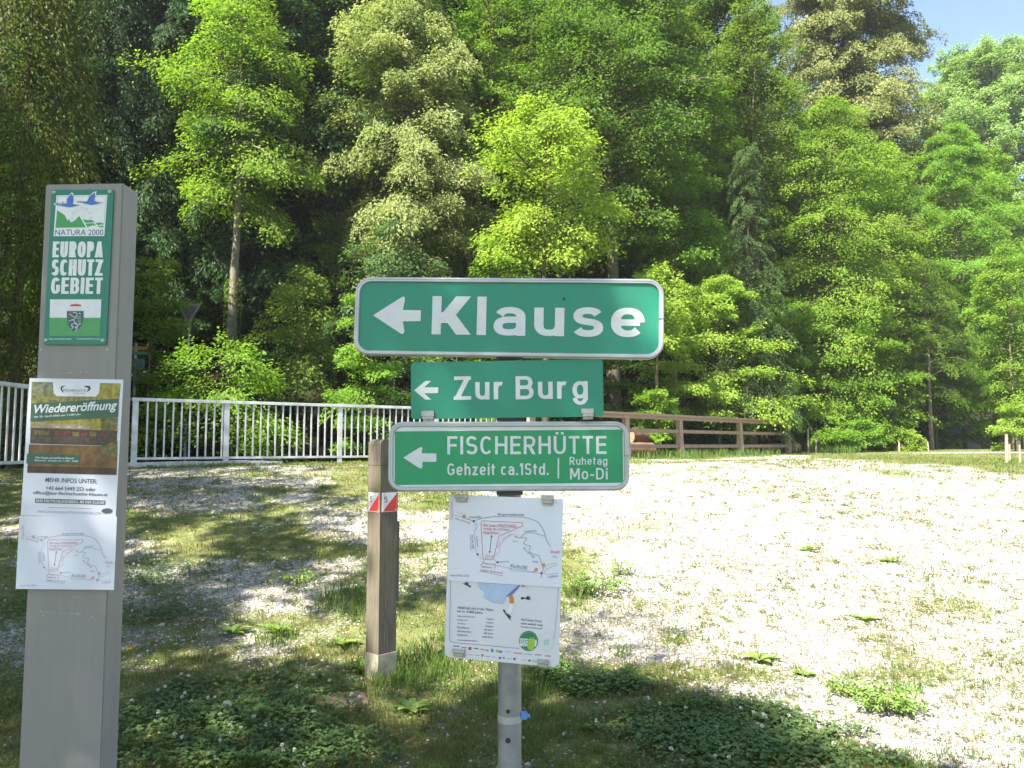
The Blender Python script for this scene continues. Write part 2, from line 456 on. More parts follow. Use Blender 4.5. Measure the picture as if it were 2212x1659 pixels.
CAP, LOW = (0, 1), (0, XH)
Q = .88
GLYPH = {   # width / strokes: V upright, B bar, D slanted, S bent; every stroke in the unit box of its own height range
    'K': (.78, [('V', 0, 0, 1, CAP), ('D', (.10, .30), (.98, 1), CAP), ('D', (.30, .58), (1, 0), CAP)]),
    'Z': (.66, [('B', 1, .03, 1, CAP), ('B', 0, 0, 1, CAP), ('D', (0, .02), (1, .98), CAP)]),
    'z': (.50, [('B', 1, .03, 1, LOW), ('B', 0, 0, 1, LOW), ('D', (0, .03), (1, .97), LOW)]),
    'I': (.0, [('V', .5, 0, 1, CAP)]), 'l': (.0, [('V', .5, 0, 1, CAP)]),
    'i': (.0, [('V', .5, 0, 1, LOW), ('V', .5, .84, 1, CAP)]),
    'E': (.56, [('V', 0, 0, 1, CAP), ('B', 1, 0, 1, CAP), ('B', .52, 0, .94, CAP), ('B', 0, 0, 1, CAP)]),
    'F': (.54, [('V', 0, 0, 1, CAP), ('B', 1, 0, 1, CAP), ('B', .50, 0, .92, CAP)]),
    'H': (.66, [('V', 0, 0, 1, CAP), ('V', 1, 0, 1, CAP), ('B', .52, 0, 1, CAP)]),
    'T': (.58, [('B', 1, 0, 1, CAP), ('V', .5, 0, 1, CAP)]),
    'A': (.70, [('D', (0, 0), (.5, 1), CAP), ('D', (1, 0), (.5, 1), CAP), ('B', .20, .2, .8, CAP)]),
    'M': (.80, [('V', 0, 0, 1, CAP), ('V', 1, 0, 1, CAP), ('D', (.02, 1), (.5, .22), CAP), ('D', (.98, 1), (.5, .22), CAP)]),
    'U': (.66, [('V', 0, .35, 1, CAP), ('V', 1, .35, 1, CAP), ('S', arc(.5, .36, .5, .36, 180, 360, p=Q), CAP)]),
    'Ü': (.66, [('V', 0, .35, 1, CAP), ('V', 1, .35, 1, CAP), ('S', arc(.5, .36, .5, .36, 180, 360, p=Q), CAP), ('V', .22, 0, 1, (1.09, 1.22)), ('V', .78, 0, 1, (1.09, 1.22))]),
    'C': (.64, [('S', arc(.52, .5, .52, .5, 42, 318, 26, Q), CAP)]),
    'G': (.66, [('S', arc(.52, .5, .52, .5, 42, 325, 26, Q), CAP), ('B', .47, .56, 1, CAP), ('V', 1, .14, .52, CAP)]),
    'O': (.70, [('S', arc(.5, .5, .5, .5, 0, 360, 36, Q), CAP)]), 'o': (.56, [('S', arc(.5, .5, .5, .5, 0, 360, 36, Q), LOW)]),
    'S': (.60, [('S', arc(.5, .755, .48, .245, 22, 262, 18, Q) + arc(.5, .255, .5, .255, 82, -158, 18, Q), CAP)]),
    's': (.53, [('S', arc(.5, .76, .47, .24, 15, 262, 16, Q) + arc(.5, .25, .5, .25, 82, -165, 16, Q), LOW)]),
    'P': (.60, [('V', 0, 0, 1, CAP), ('S', [(0, 1), (.5, 1)] + arc(.55, .72, .45, .28, 85, -85, 14, Q) + [(.5, .44), (0, .44)], CAP)]),
    'R': (.64, [('V', 0, 0, 1, CAP), ('S', [(0, 1), (.5, 1)] + arc(.52, .73, .45, .27, 85, -85, 14, Q) + [(.5, .46), (0, .46)], CAP), ('D', (.45, .48), (1, 0), CAP)]),
    'B': (.66, [('V', 0, 0, 1, CAP), ('S', [(0, 1), (.5, 1)] + arc(.52, .76, .41, .24, 85, -85, 12, Q) + [(.5, .52), (0, .52)], CAP), ('S', [(0, .52), (.5, .52)] + arc(.55, .26, .45, .26, 85, -85, 12, Q) + [(.5, 0), (0, 0)], CAP)]),
    'D': (.66, [('V', 0, 0, 1, CAP), ('S', [(0, 1), (.4, 1)] + arc(.45, .5, .55, .5, 85, -85, 18, Q) + [(.4, 0), (0, 0)], CAP)]),
    'a': (.54, [('V', 1, 0, .68, LOW), ('S', arc(.52, .66, .48, .34, 160, 0, 14, Q), LOW), ('S', [(1, .57), (.72, .57)] + arc(.45, .285, .45, .285, 90, 270, 14, Q) + arc(.55, .30, .45, .30, 285, 350, 6), LOW)]),
    'c': (.50, [('S', arc(.52, .5, .52, .5, 45, 315, 24, Q), LOW)]),
    'e': (.56, [('S', arc(.5, .5, .5, .5, 0, 322, 28, Q), LOW), ('S', [(0, .49), (1, .49)], LOW)]),
    'd': (.56, [('V', 1, 0, 1, CAP), ('S', arc(.5, .5, .5, .5, 0, 360, 32, Q), LOW)]),
    'g': (.56, [('V', 1, .2, 1, (-.27, XH)), ('S', arc(.5, .5, .5, .5, 0, 360, 32, Q), (.0, XH)), ('S', arc(.5, .34, .5, .34, 360, 190, 14, Q), (-.27, XH))]),
    'h': (.54, [('V', 0, 0, 1, CAP), ('V', 1, 0, .62, LOW), ('S', arc(.5, .6, .5, .4, 170, 0, 14, Q), LOW)]),
    'u': (.54, [('V', 0, .36, 1, LOW), ('V', 1, 0, 1, LOW), ('S', arc(.5, .4, .5, .4, 180, 350, 14, Q), LOW)]),
    'r': (.40, [('V', 0, 0, 1, LOW), ('S', arc(.75, .50, .75, .50, 180, 70, 12, Q), LOW)]),
    't': (.34, [('V', .32, .22, .94, CAP), ('S', [(.32, .3)] + arc(.82, .22, .5, .22, 180, 280, 8, Q), CAP), ('B', 1, 0, 1, LOW)]),
    '.': (.0, [('V', .5, 0, 1, (0, .17))]), '-': (.34, [('B', .5, 0, 1, (.28, .46))]),
    '1': (.30, [('V', 1, 0, 1, CAP), ('D', (0, .72), (.9, 1), CAP)]),
    '5': (.54, [('B', 1, .12, 1, CAP), ('V', .1, .5, 1, CAP), ('S', arc(.46, .31, .54, .31, 128, -150, 20, Q), CAP)]),
}


def sign_text(mb, s, cx, cy, w, h, wv, wh, y, mi):
    """writes s into the box w x h centred on (cx, cy); wv, wh are stroke weights as shares of the cap height"""
    lo = min([min(st[-1][0] for st in GLYPH[c][1]) for c in s if c != ' '])
    hi = max([max(st[-1][1] for st in GLYPH[c][1]) for c in s if c != ' '])
    cap = h / (hi - lo); y0 = cy - h / 2 - lo * cap; sv, sh = wv * cap, wh * cap
    gap = .16 if wv < .2 else .10; adv = []
    for i, c in enumerate(s):
        if c == ' ': adv.append((.20, 0)); continue
        gw = GLYPH[c][0]; adv.append((gw, 1))
    stems = sum(1 for c in s if c != ' ' and GLYPH[c][0] == 0)
    tot = sum(a for a, _ in adv) + gap * (len(s) - 1)
    kx = (w - stems * sv) / tot if tot > 0 else 1
    x = cx - w / 2; z = [0]

    def put(pts): z[0] += 1; mb.flat(pts, y - z[0] * 6e-6, mi)
    for (gw, vis), c in zip(adv, s):
        W = gw * kx if (gw > 0 or not vis) else sv
        if vis:
            for st in GLYPH[c][1]:
                ra, rb = st[-1]; b0 = y0 + ra * cap; H = (rb - ra) * cap
                X = lambda u, hw: x + hw + u * (W - 2 * hw)
                Y = lambda u, hh: b0 + hh + u * (H - 2 * hh)
                full = lambda u, hh: b0 if u <= 0 else b0 + H if u >= 1 else Y(u, hh)
                if st[0] == 'V':
                    xc = X(st[1], sv / 2); a, b = full(st[2], 0), full(st[3], 0)
                    put([(xc - sv / 2, a), (xc + sv / 2, a), (xc + sv / 2, b), (xc - sv / 2, b)])
                elif st[0] == 'B':
                    yc = Y(st[1], sh / 2) if H > sh else b0 + H / 2; a, b = x + st[2] * W, x + st[3] * W
                    put([(a, yc - sh / 2), (b, yc - sh / 2), (b, yc + sh / 2), (a, yc + sh / 2)])
                elif st[0] == 'D':
                    (u0, v0), (u1, v1) = st[1], st[2]
                    dx, dy = abs(u1 - u0) * W, abs(v1 - v0) * H
                    hw = min(sv * .5 * math.hypot(dx, dy) / max(dy, 1e-6), sv * 1.0)
                    p0, p1 = (X(u0, hw), full(v0, 0)), (X(u1, hw), full(v1, 0))
                    put([(p0[0] - hw, p0[1]), (p0[0] + hw, p0[1]), (p1[0] + hw, p1[1]), (p1[0] - hw, p1[1])])
                else:
                    pts = [Vector((X(p[0], sv / 2), Y(p[1], sh / 2))) for p in st[1]]
                    pts = [p for i, p in enumerate(pts) if i == 0 or (p - pts[i - 1]).length > 1e-6]
                    L_, R_ = [], []
                    closed = (pts[0] - pts[-1]).length < 1e-4
                    for i, p in enumerate(pts):
                        a = pts[i - 1] if i > 0 else (pts[-2] if closed else p); b = pts[i + 1] if i < len(pts) - 1 else (pts[1] if closed else p)
                        d = (b - a).normalized(); n = Vector((-d.y, d.x))
                        wgt = math.hypot(n.x * sv, n.y * sh) * .5
                        L_.append(p + n * wgt); R_.append(p - n * wgt)
                    n = len(pts); z[0] += 1; yy = y - z[0] * 6e-6
                    mb.add([(p.x, yy, p.y) for p in L_] + [(p.x, yy, p.y) for p in R_], [(n + i, n + i + 1, i + 1, i) for i in range(n - 1)], mi)
        x += W + gap * kx
ART = {
 'klause': {
  'lettering': [
   ('G', 'lt', 2, 'K', -145.6, 4.1, 103.2, 100.9, 0.24, 0.165),
   ('G', 'lt', 2, 'l', -66.1, 3.8, 25.4, 101.1, 0.24, 0.165),
   ('G', 'lt', 2, 'a', 6.3, -9.8, 83.1, 75.2, 0.24, 0.165),
   ('G', 'lt', 2, 'u', 109.3, -10.2, 77.8, 74.1, 0.24, 0.165),
   ('G', 'lt', 2, 's', 209.1, -9.6, 78.8, 77.1, 0.24, 0.165),
   ('G', 'lt', 2, 'e', 311.2, -9.5, 86.4, 76.4, 0.24, 0.165),
  ],
  'arrow': [
   ('P','lt',2,[(-353.7,2.2),(-282.4,48.9),(-275.3,53.0),(-270.3,49.8),(-270.8,40.5),(-274.9,17.1),(-226.9,16.8),(-226.9,-11.8),(-274.3,-13.1),(-269.1,-37.9),(-270.5,-45.1),(-276.1,-46.8),(-283.5,-42.1)]),
  ],
  'board': [
   ('inner',[(-391.1,91.0),(391.4,91.9),(391.2,-88.9),(-388.5,-90.7)]),
  ],
 },
 'burg': {
  'lettering': [
   ('G', 'lt', 2, 'Zur', -71.2, 4.7, 131.3, 61.1, 0.19, 0.155),
   ('G', 'lt', 2, 'Burg', 116.5, -4.9, 185.3, 76.3, 0.19, 0.155),
  ],
  'arrow': [
   ('P','lt',2,[(-239.8,0.8),(-210.3,24.8),(-195.2,24.6),(-213.9,8.3),(-176.6,7.7),(-177.4,-7.3),(-213.9,-7.5),(-195.3,-24.0),(-211.2,-23.8)]),
  ],
  'clamp': [
   ('box',(-220.4,-53.2),(-187.6,-82.7)),
   ('box',(191.6,-53.2),(223.2,-80.5)),
  ],
 },
 'fisch': {
  'lettering': [
   ('G', 'lt', 2, 'FISCHERHÜTTE', 45.9, 33.3, 409.1, 56.4, 0.155, 0.14),
   ('G', 'lt', 2, 'Gehzeit ca.1Std.', -28.8, -33.0, 259.4, 30.1, 0.155, 0.14),
   ('G', 'lt', 2, 'Ruhetag', 203.5, -15.2, 97.2, 25.7, 0.155, 0.14),
   ('G', 'lt', 2, 'Mo-Di', 204.2, -45.4, 96.7, 29.1, 0.155, 0.14),
   ('P','lt',2,[(124.1,-5.3),(128.0,-5.3),(127.6,-57.3),(123.7,-57.3)]),
  ],
  'arrow': [
   ('P','lt',2,[(-270.8,-2.8),(-230.4,22.2),(-225.4,24.9),(-221.9,21.4),(-223.7,8.6),(-186.5,7.7),(-186.4,-13.5),(-222.4,-13.8),(-221.2,-25.0),(-224.3,-30.4),(-229.3,-29.6)]),
  ],
  'board': [
   ('inner',[(-292.6,64.2),(292.5,67.6),(292.7,-68.8),(-291.5,-72.1)]),
   ('inner2',[(-299.3,73.5),(300.1,75.4),(301.2,-74.7),(-298.0,-77.8)]),
  ],
 },
 'map': {
  'drawing': [
   ('L','bl',2,0.55,[(-129.0,66.6),(-117.6,63.0),(-105.4,58.2),(-93.8,48.0),(-82.5,44.2)]),
   ('L','rd',2,0.7,[(-138.6,58.3),(-109.8,52.3),(-96.1,47.9)]),
   ('L','dk',2,0.9,[(-109.8,52.3),(-96.1,47.9),(-82.5,44.2)]),
   ('L','dk',2,1.0,[(-82.5,44.2),(-72.2,48.9),(-57.3,53.1),(-27.8,58.6),(16.4,59.5),(45.5,60.3),(67.4,56.3),(80.5,52.0),(89.2,46.1),(98.1,33.9),(104.0,21.6),(105.6,13.4),(110.1,2.5),(118.9,-8.9)]),
   ('L','bl',2,0.6,[(-82.5,42.8),(-73.4,37.5),(-71.0,31.9),(-74.6,26.0),(-79.7,20.1),(-79.3,4.5),(-76.4,-9.6),(-75.5,-26.5),(-71.4,-39.1),(-56.2,-53.1)]),
   ('L','bl',2,0.5,[(-81.0,42.8),(-77.8,35.9),(-76.8,27.4),(-78.9,20.2)]),
   ('L','rd',2,1.1,[(-63.0,40.1),(-61.6,44.4),(-57.9,46.0),(45.8,46.3),(46.0,37.8),(-14.1,9.7),(-20.2,-15.2),(-28.3,-48.0),(-31.2,-50.3),(-53.3,-50.8),(-55.6,-48.1),(-63.0,40.1)]),
   ('L','dk',2,1.2,[(-34.0,9.5),(-38.2,-33.8)]),
   ('P','dk',2,[(-33.8,11.6),(-31.3,6.1),(-36.6,6.5)]),
   ('P','dk',2,[(-38.2,-35.2),(-35.3,-29.4),(-40.5,-29.2)]),
   ('L','pk',2,0.8,[(34.9,11.4),(30.4,15.4),(24.6,16.5),(11.6,10.3),(-2.8,-1.7),(-9.9,-13.3),(-12.7,-20.5),(-11.0,-28.8),(-21.1,-37.8),(-26.9,-42.3)]),
   ('L','dk',2,0.9,[(42.9,9.0),(47.9,15.5),(55.1,20.0),(63.7,22.5),(82.5,20.6),(95.5,17.1),(105.6,14.7)]),
   ('L','dk',2,0.9,[(32.0,8.2),(43.7,8.3),(55.3,8.8),(58.2,6.2),(49.7,-3.3),(51.2,-6.7),(58.5,-9.2),(68.0,-11.5),(64.6,-22.1),(68.3,-27.5),(76.3,-31.5),(89.3,-34.0),(93.0,-41.5),(96.8,-51.7),(102.0,-64.5),(97.3,-77.3),(96.7,-88.4)]),
   ('L','dk',2,0.6,[(102.0,-64.5),(108.3,-58.6),(116.8,-54.0),(133.8,-49.6)]),
   ('L','dk',2,0.6,[(102.9,-75.6),(109.9,-66.9),(119.8,-60.8),(135.3,-54.4)]),
   ('L','dk',2,0.5,[(133.8,-49.6),(135.3,-54.4)]),
   ('L','bl',2,0.7,[(-51.6,-61.3),(-25.0,-63.3),(19.1,-69.9),(75.7,-75.1),(97.2,-76.6),(117.3,-79.1),(139.2,-74.1)]),
   ('L','rd',2,0.5,[(18.5,-75.6),(75.7,-76.4)]),
   ('L','dk',2,0.9,[(-51.8,-53.5),(-61.8,-68.2)]),
   ('L','rd',2,0.8,[(-22.1,-61.1),(-24.7,-73.8)]),
   ('L','rd',2,0.6,[(-26.8,-46.6),(-20.7,-55.4)]),
   ('L','dk',2,0.7,[(-65.2,-81.1),(-33.3,-84.9),(-2.3,-89.4)]),
   ('L','gn',2,0.6,[(17.6,-65.4),(59.8,-70.4)]),
   ('L','gn',2,0.7,[(-91.3,8.9),(-88.1,-28.6)]),
   ('L','pk',2,0.6,[(-140.4,92.7),(-139.1,46.1)]),
   ('L','dk',2,1.0,[(18.4,-67.2),(17.8,-74.2)]),
   ('L','dk',2,0.9,[(75.7,-77.1),(80.6,-69.2)]),
   ('L','dk',2,0.8,[(27.0,7.5),(27.6,11.0),(29.8,9.7),(32.0,11.2),(33.5,7.8)]),
   ('P','og',2,[(-113.4,57.9),(-105.4,58.9),(-104.5,51.5),(-112.3,50.3)]),
   ('P','og',2,[(79.4,-66.2),(87.0,-65.1),(87.9,-72.3),(80.4,-73.5)]),
   ('P','og',2,[(97.8,-53.0),(105.4,-51.9),(106.2,-59.0),(98.8,-60.3)]),
   ('P','dk',2,[(-85.8,45.2),(-82.6,47.1),(-79.2,45.2),(-80.4,42.0),(-84.2,41.8)]),
   ('P','dk',2,[(-73.3,-38.3),(-70.0,-36.4),(-66.7,-38.2),(-67.8,-41.4),(-71.7,-41.6)]),
   ('P','dk',2,[(-20.3,-55.2),(-17.1,-53.3),(-13.8,-55.1),(-14.9,-58.3),(-18.7,-58.5)]),
   ('P','dk',2,[(94.1,-75.7),(97.2,-73.8),(100.4,-75.6),(99.3,-78.7),(95.6,-78.9)]),
   ('T', 'dk', 2, 'Bürgerwaldstraße', 15.4, 64.4, 68.8, 6.8, 0, 0.2, 0.02),
   ('T', 'dk', 2, 'Brunnmühle', -78.3, 55.0, 30.0, 5.4, 0, 0.2, 0.07),
   ('T', 'dk', 2, 'Ulrichsweg', -112.2, 44.0, 41.5, 5.1, 0, 0.2, -0.253),
   ('T', 'rd', 2, 'Der neue UMLEITUNGS-', -11.7, 36.5, 89.1, 7.1, 0, 0.2, 0.008),
   ('L','rd',2,0.4,[(-56.8,32.8),(35.9,32.5)]),
   ('T', 'rd', 2, 'steig ist schwer', -20.4, 26.9, 69.0, 7.1, 0, 0.2, 0.004),
   ('L','rd',2,0.4,[(-55.9,22.6),(14.2,23.7)]),
   ('T', 'rd', 2, 'begehbar.', -34.3, 17.0, 44.4, 7.3, 0, 0.2, -0.007),
   ('L','rd',2,0.4,[(-57.1,12.9),(-14.9,13.9)]),
   ('T', 'gn', 2, 'KLAUSE', 39.3, -63.5, 43.7, 7.2, 0.01, 0, -0.062),
   ('T', 'gn', 2, 'KLAUSE', -83.6, -9.2, 34.1, 5.7, 0, 0, -1.492),
   ('T', 'bl', 2, 'Laßnitz', -71.2, -7.2, 25.6, 4.5, 0, 0.2, -1.457),
   ('T', 'rd', 2, 'Stadt', 131.3, -22.2, 24.5, 7.2, 0, 0.2, 0.004),
   ('T', 'rd', 2, 'D.L.', 131.8, -34.0, 12.1, 5.5, 0, 0, 0.033),
   ('T', 'bl', 2, 'Laßnitz', 126.6, -82.8, 25.9, 5.7, 0, 0.2, 0.167),
   ('T', 'bl', 2, 'Stand: Mai 2025', -116.0, -95.0, 50.3, 5.1, 0, 0.2, 0.03),
   ('T', 'dk', 2, 'Info', 81.7, -49.4, 13.0, 5.0, 0, 0.2, -0.108),
   ('T', 'gn', 2, 'Burg D.L.', 29.2, -1.9, 14.8, 4.8, 0, 0.2, 0.0),
   ('T', 'dk', 2, 'Schloßweg', 66.5, 25.8, 32.0, 4.7, 0, 0.2, 0.113),
   ('T', 'dk', 2, 'Burgweg', 64.0, -28.4, 35.7, 4.7, 0, 0.2, -0.672),
   ('T', 'rd', 2, 'Absperrung', -38.4, -41.5, 20.1, 4.8, 0, 0.2, -0.085),
   ('T', 'rd', 2, 'Sperre', -41.5, -46.6, 20.7, 4.2, 0, 0.2, -0.014),
   ('T', 'rd', 2, 'Hangrutsch', -39.4, -61.3, 28.9, 4.8, 0, 0.2, -0.062),
   ('T', 'rd', 2, 'gesperrt', -44.7, -70.5, 25.3, 5.7, 0, 0.2, -0.075),
   ('T', 'rd', 2, 'wegen Erdrutsch', -32.0, -80.4, 59.3, 6.4, 0, 0.2, -0.079),
   ('T', 'dk', 2, 'Parkplatz', 0.5, -53.9, 26.4, 4.2, 0, 0.2, 0.106),
   ('T', 'pk', 2, 'Fischerhütte', -143.5, 69.5, 44.5, 5.4, 0, 0.2, 1.611),
   ('T', 'pk', 2, 'Burgsteig', -14.0, -11.1, 17.0, 4.3, 0, 0.2, 1.094),
   ('T', 'pk', 2, 'Rittersteig', 5.8, 9.3, 28.4, 4.2, 0, 0.2, 0.623),
   ('L','dk',2,0.5,[(-139.1,102.1),(-135.4,104.4),(-131.6,105.3)]),
  ],
 },
 'litter': {
  'print': [
   ('L','nv',2,0.9,[(-137.7,-12.0),(-137.2,-89.5),(-136.2,-155.0),(-134.9,-162.2),(-130.8,-166.9),(-123.8,-168.5),(-43.3,-168.3),(47.0,-168.7)]),
   ('L','nv',2,0.7,[(143.6,-12.2),(140.0,-83.3),(135.4,-138.7)]),
   ('P','cl',1,[(-66.1,-13.2),(-62.7,-24.6),(-54.9,-31.3),(-47.2,-32.3),(-48.5,-41.0),(-49.8,-46.9),(-43.6,-52.3),(-35.9,-54.7),(-31.2,-57.2),(-23.5,-61.3),(-15.2,-60.7),(-11.4,-60.9),(-3.8,-62.5),(3.7,-60.5),(9.5,-52.9),(10.0,-44.2),(18.2,-40.8),(27.1,-36.6),(37.3,-25.1),(46.8,-13.0)]),
   ('P','cb',2,[(10.1,-44.9),(18.2,-41.5),(27.1,-36.6),(37.4,-25.8),(46.8,-13.0),(41.5,-12.6),(28.3,-24.3),(16.6,-35.1),(12.2,-39.8)]),
   ('L','cb',2,0.5,[(-64.3,-23.2),(-56.4,-30.0),(-47.2,-31.5),(-46.2,-39.4)]),
   ('L','cb',2,0.5,[(-48.3,-45.4),(-40.5,-53.5),(-31.2,-57.2),(-22.0,-60.2),(-11.4,-60.9)]),
   ('L','cb',2,0.5,[(-20.2,-17.4),(-15.4,-25.1)]),
   ('L','cb',2,0.5,[(-11.4,-60.9),(-3.1,-62.4),(5.2,-59.7)]),
   ('L','cb',2,0.5,[(-44.7,-13.2),(-41.3,-24.6)]),
   ('L','cb',2,0.5,[(9.3,-44.3),(4.9,-50.3)]),
   ('P','wh',2,[(18.7,-59.4),(30.0,-59.3),(30.2,-68.7),(28.2,-78.8),(22.4,-86.4),(13.3,-81.4),(17.6,-72.4)]),
   ('P','og',3,[(18.2,-41.5),(26.4,-37.3),(29.7,-47.2),(30.7,-59.7),(19.5,-59.4)]),
   ('L','cb',2,0.35,[(30.4,-59.7),(30.5,-69.3),(28.2,-78.8),(22.4,-86.7)]),
   ('P','dk',3,[(1.4,-76.5),(6.4,-75.4),(11.1,-84.4),(19.5,-87.4),(25.6,-93.3),(21.2,-95.1),(25.1,-102.0),(18.2,-97.5),(12.8,-90.0),(5.8,-82.6)]),
   ('P','og',2,[(48.2,-12.2),(56.5,-12.1),(58.1,-16.5),(50.6,-17.0)]),
   ('L','cb',2,0.35,[(59.5,-13.6),(65.7,-23.2),(66.7,-34.6),(64.6,-40.4)]),
   ('P','dk',2,[(47.5,-43.8),(51.2,-41.4),(61.7,-42.8),(64.6,-38.3),(73.5,-39.8),(70.6,-43.6),(75.1,-46.1),(64.8,-47.6),(58.8,-45.1),(49.9,-48.3)]),
   ('P','dk',2,[(-105.3,-18.7),(-99.1,-17.5),(-97.7,-13.8),(-90.7,-14.8),(-89.8,-20.6),(-82.7,-23.7),(-84.2,-27.5),(-93.5,-23.0)]),
   ('T', 'nv', 2, 'Abfall hält sich in der Natur', -69.5, -78.8, 95.5, 7.3, 0, 0, 0.012),
   ('T', 'nv', 2, 'bis zu 4.000 Jahre.', -83.0, -89.2, 68.7, 7.0, 0.012, 0, 0.01),
   ('T', 'nv', 2, 'Zigarettenstummel', -93.6, -101.0, 47.7, 4.9, 0, 0, 0.019),
   ('T', 'nv', 2, '5 Jahre', -30.3, -102.8, 18.2, 4.9, 0.012, 0, 0.027),
   ('T', 'nv', 2, 'Kaugummi', -103.6, -110.5, 27.0, 4.9, 0, 0, 0.022),
   ('T', 'nv', 2, '5 Jahre', -30.1, -111.8, 17.9, 4.8, 0.012, 0, 0.034),
   ('T', 'nv', 2, 'Tetra-Packung', -106.0, -119.8, 21.6, 4.9, 0, 0, 0.023),
   ('T', 'nv', 2, '50 Jahre', -31.8, -120.8, 21.0, 4.9, 0.012, 0, 0.033),
   ('T', 'nv', 2, 'Plastikflasche', -100.3, -128.9, 32.3, 5.0, 0, 0, 0.022),
   ('T', 'nv', 2, '100 Jahre', -33.6, -129.9, 24.6, 4.9, 0.012, 0, 0.041),
   ('T', 'nv', 2, 'Aluminiumdose', -97.3, -138.1, 37.7, 4.9, 0, 0, 0.024),
   ('T', 'nv', 2, '200 Jahre', -33.9, -138.9, 25.0, 4.9, 0.012, 0, 0.044),
   ('T', 'nv', 2, 'Glasflasche', -102.5, -147.6, 26.9, 4.9, 0, 0, 0.026),
   ('T', 'nv', 2, '4.000 Jahre', -36.0, -147.9, 29.3, 4.9, 0.012, 0, 0.051),
   ('T', 'nv', 2, 'www.sauberes-land.at', -89.0, -160.0, 52.9, 3.7, 0.01, 0, 0.023),
   ('T', 'nv', 2, 'Wirf Deinen Dreck', 76.3, -97.2, 53.4, 6.5, 0, 0, -0.009),
   ('T', 'nv', 2, 'nicht einfach weg!', 78.0, -107.3, 56.2, 6.6, 0.012, 0, -0.004),
   ('T', 'nv', 2, 'f  facebook.com/sauberes-land', 77.1, -115.2, 55.6, 3.4, 0.01, 0, -0.016),
   ('P','sg',2,[(94.7,-146.6),(94.2,-152.1),(92.6,-157.5),(89.8,-162.4),(86.1,-166.6),(81.6,-169.9),(76.6,-172.2),(71.3,-173.3),(65.9,-173.1),(60.7,-171.7),(56.1,-169.1),(52.2,-165.5),(49.2,-161.1),(47.2,-156.0),(46.5,-150.5),(47.0,-144.9),(48.6,-139.5),(51.4,-134.6),(55.1,-130.3),(59.6,-127.0),(64.7,-124.8),(70.1,-123.7),(75.4,-123.9),(80.6,-125.4),(85.2,-127.9),(89.1,-131.6),(92.1,-136.0),(94.0,-141.1)]),
   ('L','wh',2,0.5,[(91.3,-146.8),(90.9,-151.6),(89.5,-156.3),(87.1,-160.6),(83.9,-164.3),(80.1,-167.1),(75.8,-169.1),(71.2,-170.0),(66.6,-169.9),(62.2,-168.6),(58.2,-166.4),(54.8,-163.3),(52.2,-159.4),(50.6,-155.0),(49.9,-150.2),(50.3,-145.4),(51.7,-140.7),(54.1,-136.4),(57.3,-132.7),(61.2,-129.8),(65.5,-127.9),(70.1,-127.0),(74.8,-127.2),(79.2,-128.4),(83.1,-130.7),(86.5,-133.8),(89.0,-137.7),(90.7,-142.1),(91.3,-146.8)]),
   ('P','wh',3,[(49.6,-143.6),(73.0,-143.1),(90.8,-143.8),(91.7,-150.8),(89.7,-160.1),(67.6,-162.0),(49.0,-162.1)]),
   ('T', 'dg', 4, 'STOP', 63.6, -150.8, 25.2, 9.9, 0.02, 0, 0.016),
   ('T', 'dg', 4, 'LITTERING', 60.5, -158.8, 14.1, 3.1, 0, 0, 0.014),
   ('P','lm',5,[(67.6,-161.3),(70.3,-152.5),(68.6,-144.1),(71.6,-143.2),(74.7,-149.3),(75.9,-139.3),(78.8,-138.4),(80.2,-146.0),(82.5,-137.3),(85.2,-137.8),(84.2,-147.1),(87.1,-142.6),(89.0,-143.9),(86.6,-154.0),(85.4,-164.0),(81.1,-170.0),(73.7,-170.0),(69.2,-166.8)]),
   ('L','pg',2,0.5,[(136.0,-145.7),(135.6,-150.9),(134.2,-155.9),(131.9,-160.5),(128.8,-164.5),(125.1,-167.5),(120.8,-169.6),(116.4,-170.6),(111.9,-170.4),(107.6,-169.0),(103.7,-166.6),(100.4,-163.2),(97.9,-159.0),(96.3,-154.2),(95.6,-149.0),(96.0,-143.8),(97.4,-138.7),(99.7,-134.1),(102.8,-130.2),(106.6,-127.1),(110.8,-125.0),(115.3,-124.1),(119.8,-124.3),(124.1,-125.7),(128.0,-128.2),(131.3,-131.6),(133.8,-135.8),(135.4,-140.6),(136.0,-145.7)]),
   ('L','pg',2,0.35,[(133.1,-145.9),(132.7,-150.4),(131.6,-154.7),(129.6,-158.7),(126.9,-162.1),(123.7,-164.7),(120.1,-166.5),(116.3,-167.3),(112.5,-167.2),(108.8,-166.0),(105.4,-163.9),(102.6,-160.9),(100.5,-157.3),(99.1,-153.2),(98.6,-148.8),(98.9,-144.3),(100.1,-139.9),(102.0,-136.0),(104.7,-132.6),(107.9,-129.9),(111.6,-128.2),(115.4,-127.3),(119.3,-127.5),(122.9,-128.7),(126.2,-130.8),(129.0,-133.8),(131.2,-137.4),(132.5,-141.5),(133.1,-145.9)]),
   ('P','pg',2,[(107.7,-145.2),(111.3,-140.7),(115.7,-141.7),(120.0,-137.1),(124.6,-143.8),(120.2,-145.6),(123.3,-151.0),(119.0,-155.6),(114.5,-153.1),(110.2,-156.3),(108.6,-150.8)]),
   ('P','nv',2,[(-125.9,-175.9),(-108.9,-175.4),(-108.8,-177.7),(-125.8,-178.2)]),
   ('P','sg',2,[(-103.4,-177.8),(-91.1,-177.4),(-91.1,-179.7),(-103.4,-180.1)]),
   ('P','rd',2,[(-86.1,-176.2),(-76.9,-176.0),(-77.6,-183.2),(-84.5,-183.3)]),
   ('P','dg',2,[(-70.8,-177.2),(-59.4,-176.9),(-59.3,-179.2),(-70.8,-179.5)]),
   ('P','rd',2,[(-54.4,-178.4),(-42.2,-178.1),(-42.2,-179.8),(-54.3,-180.1)]),
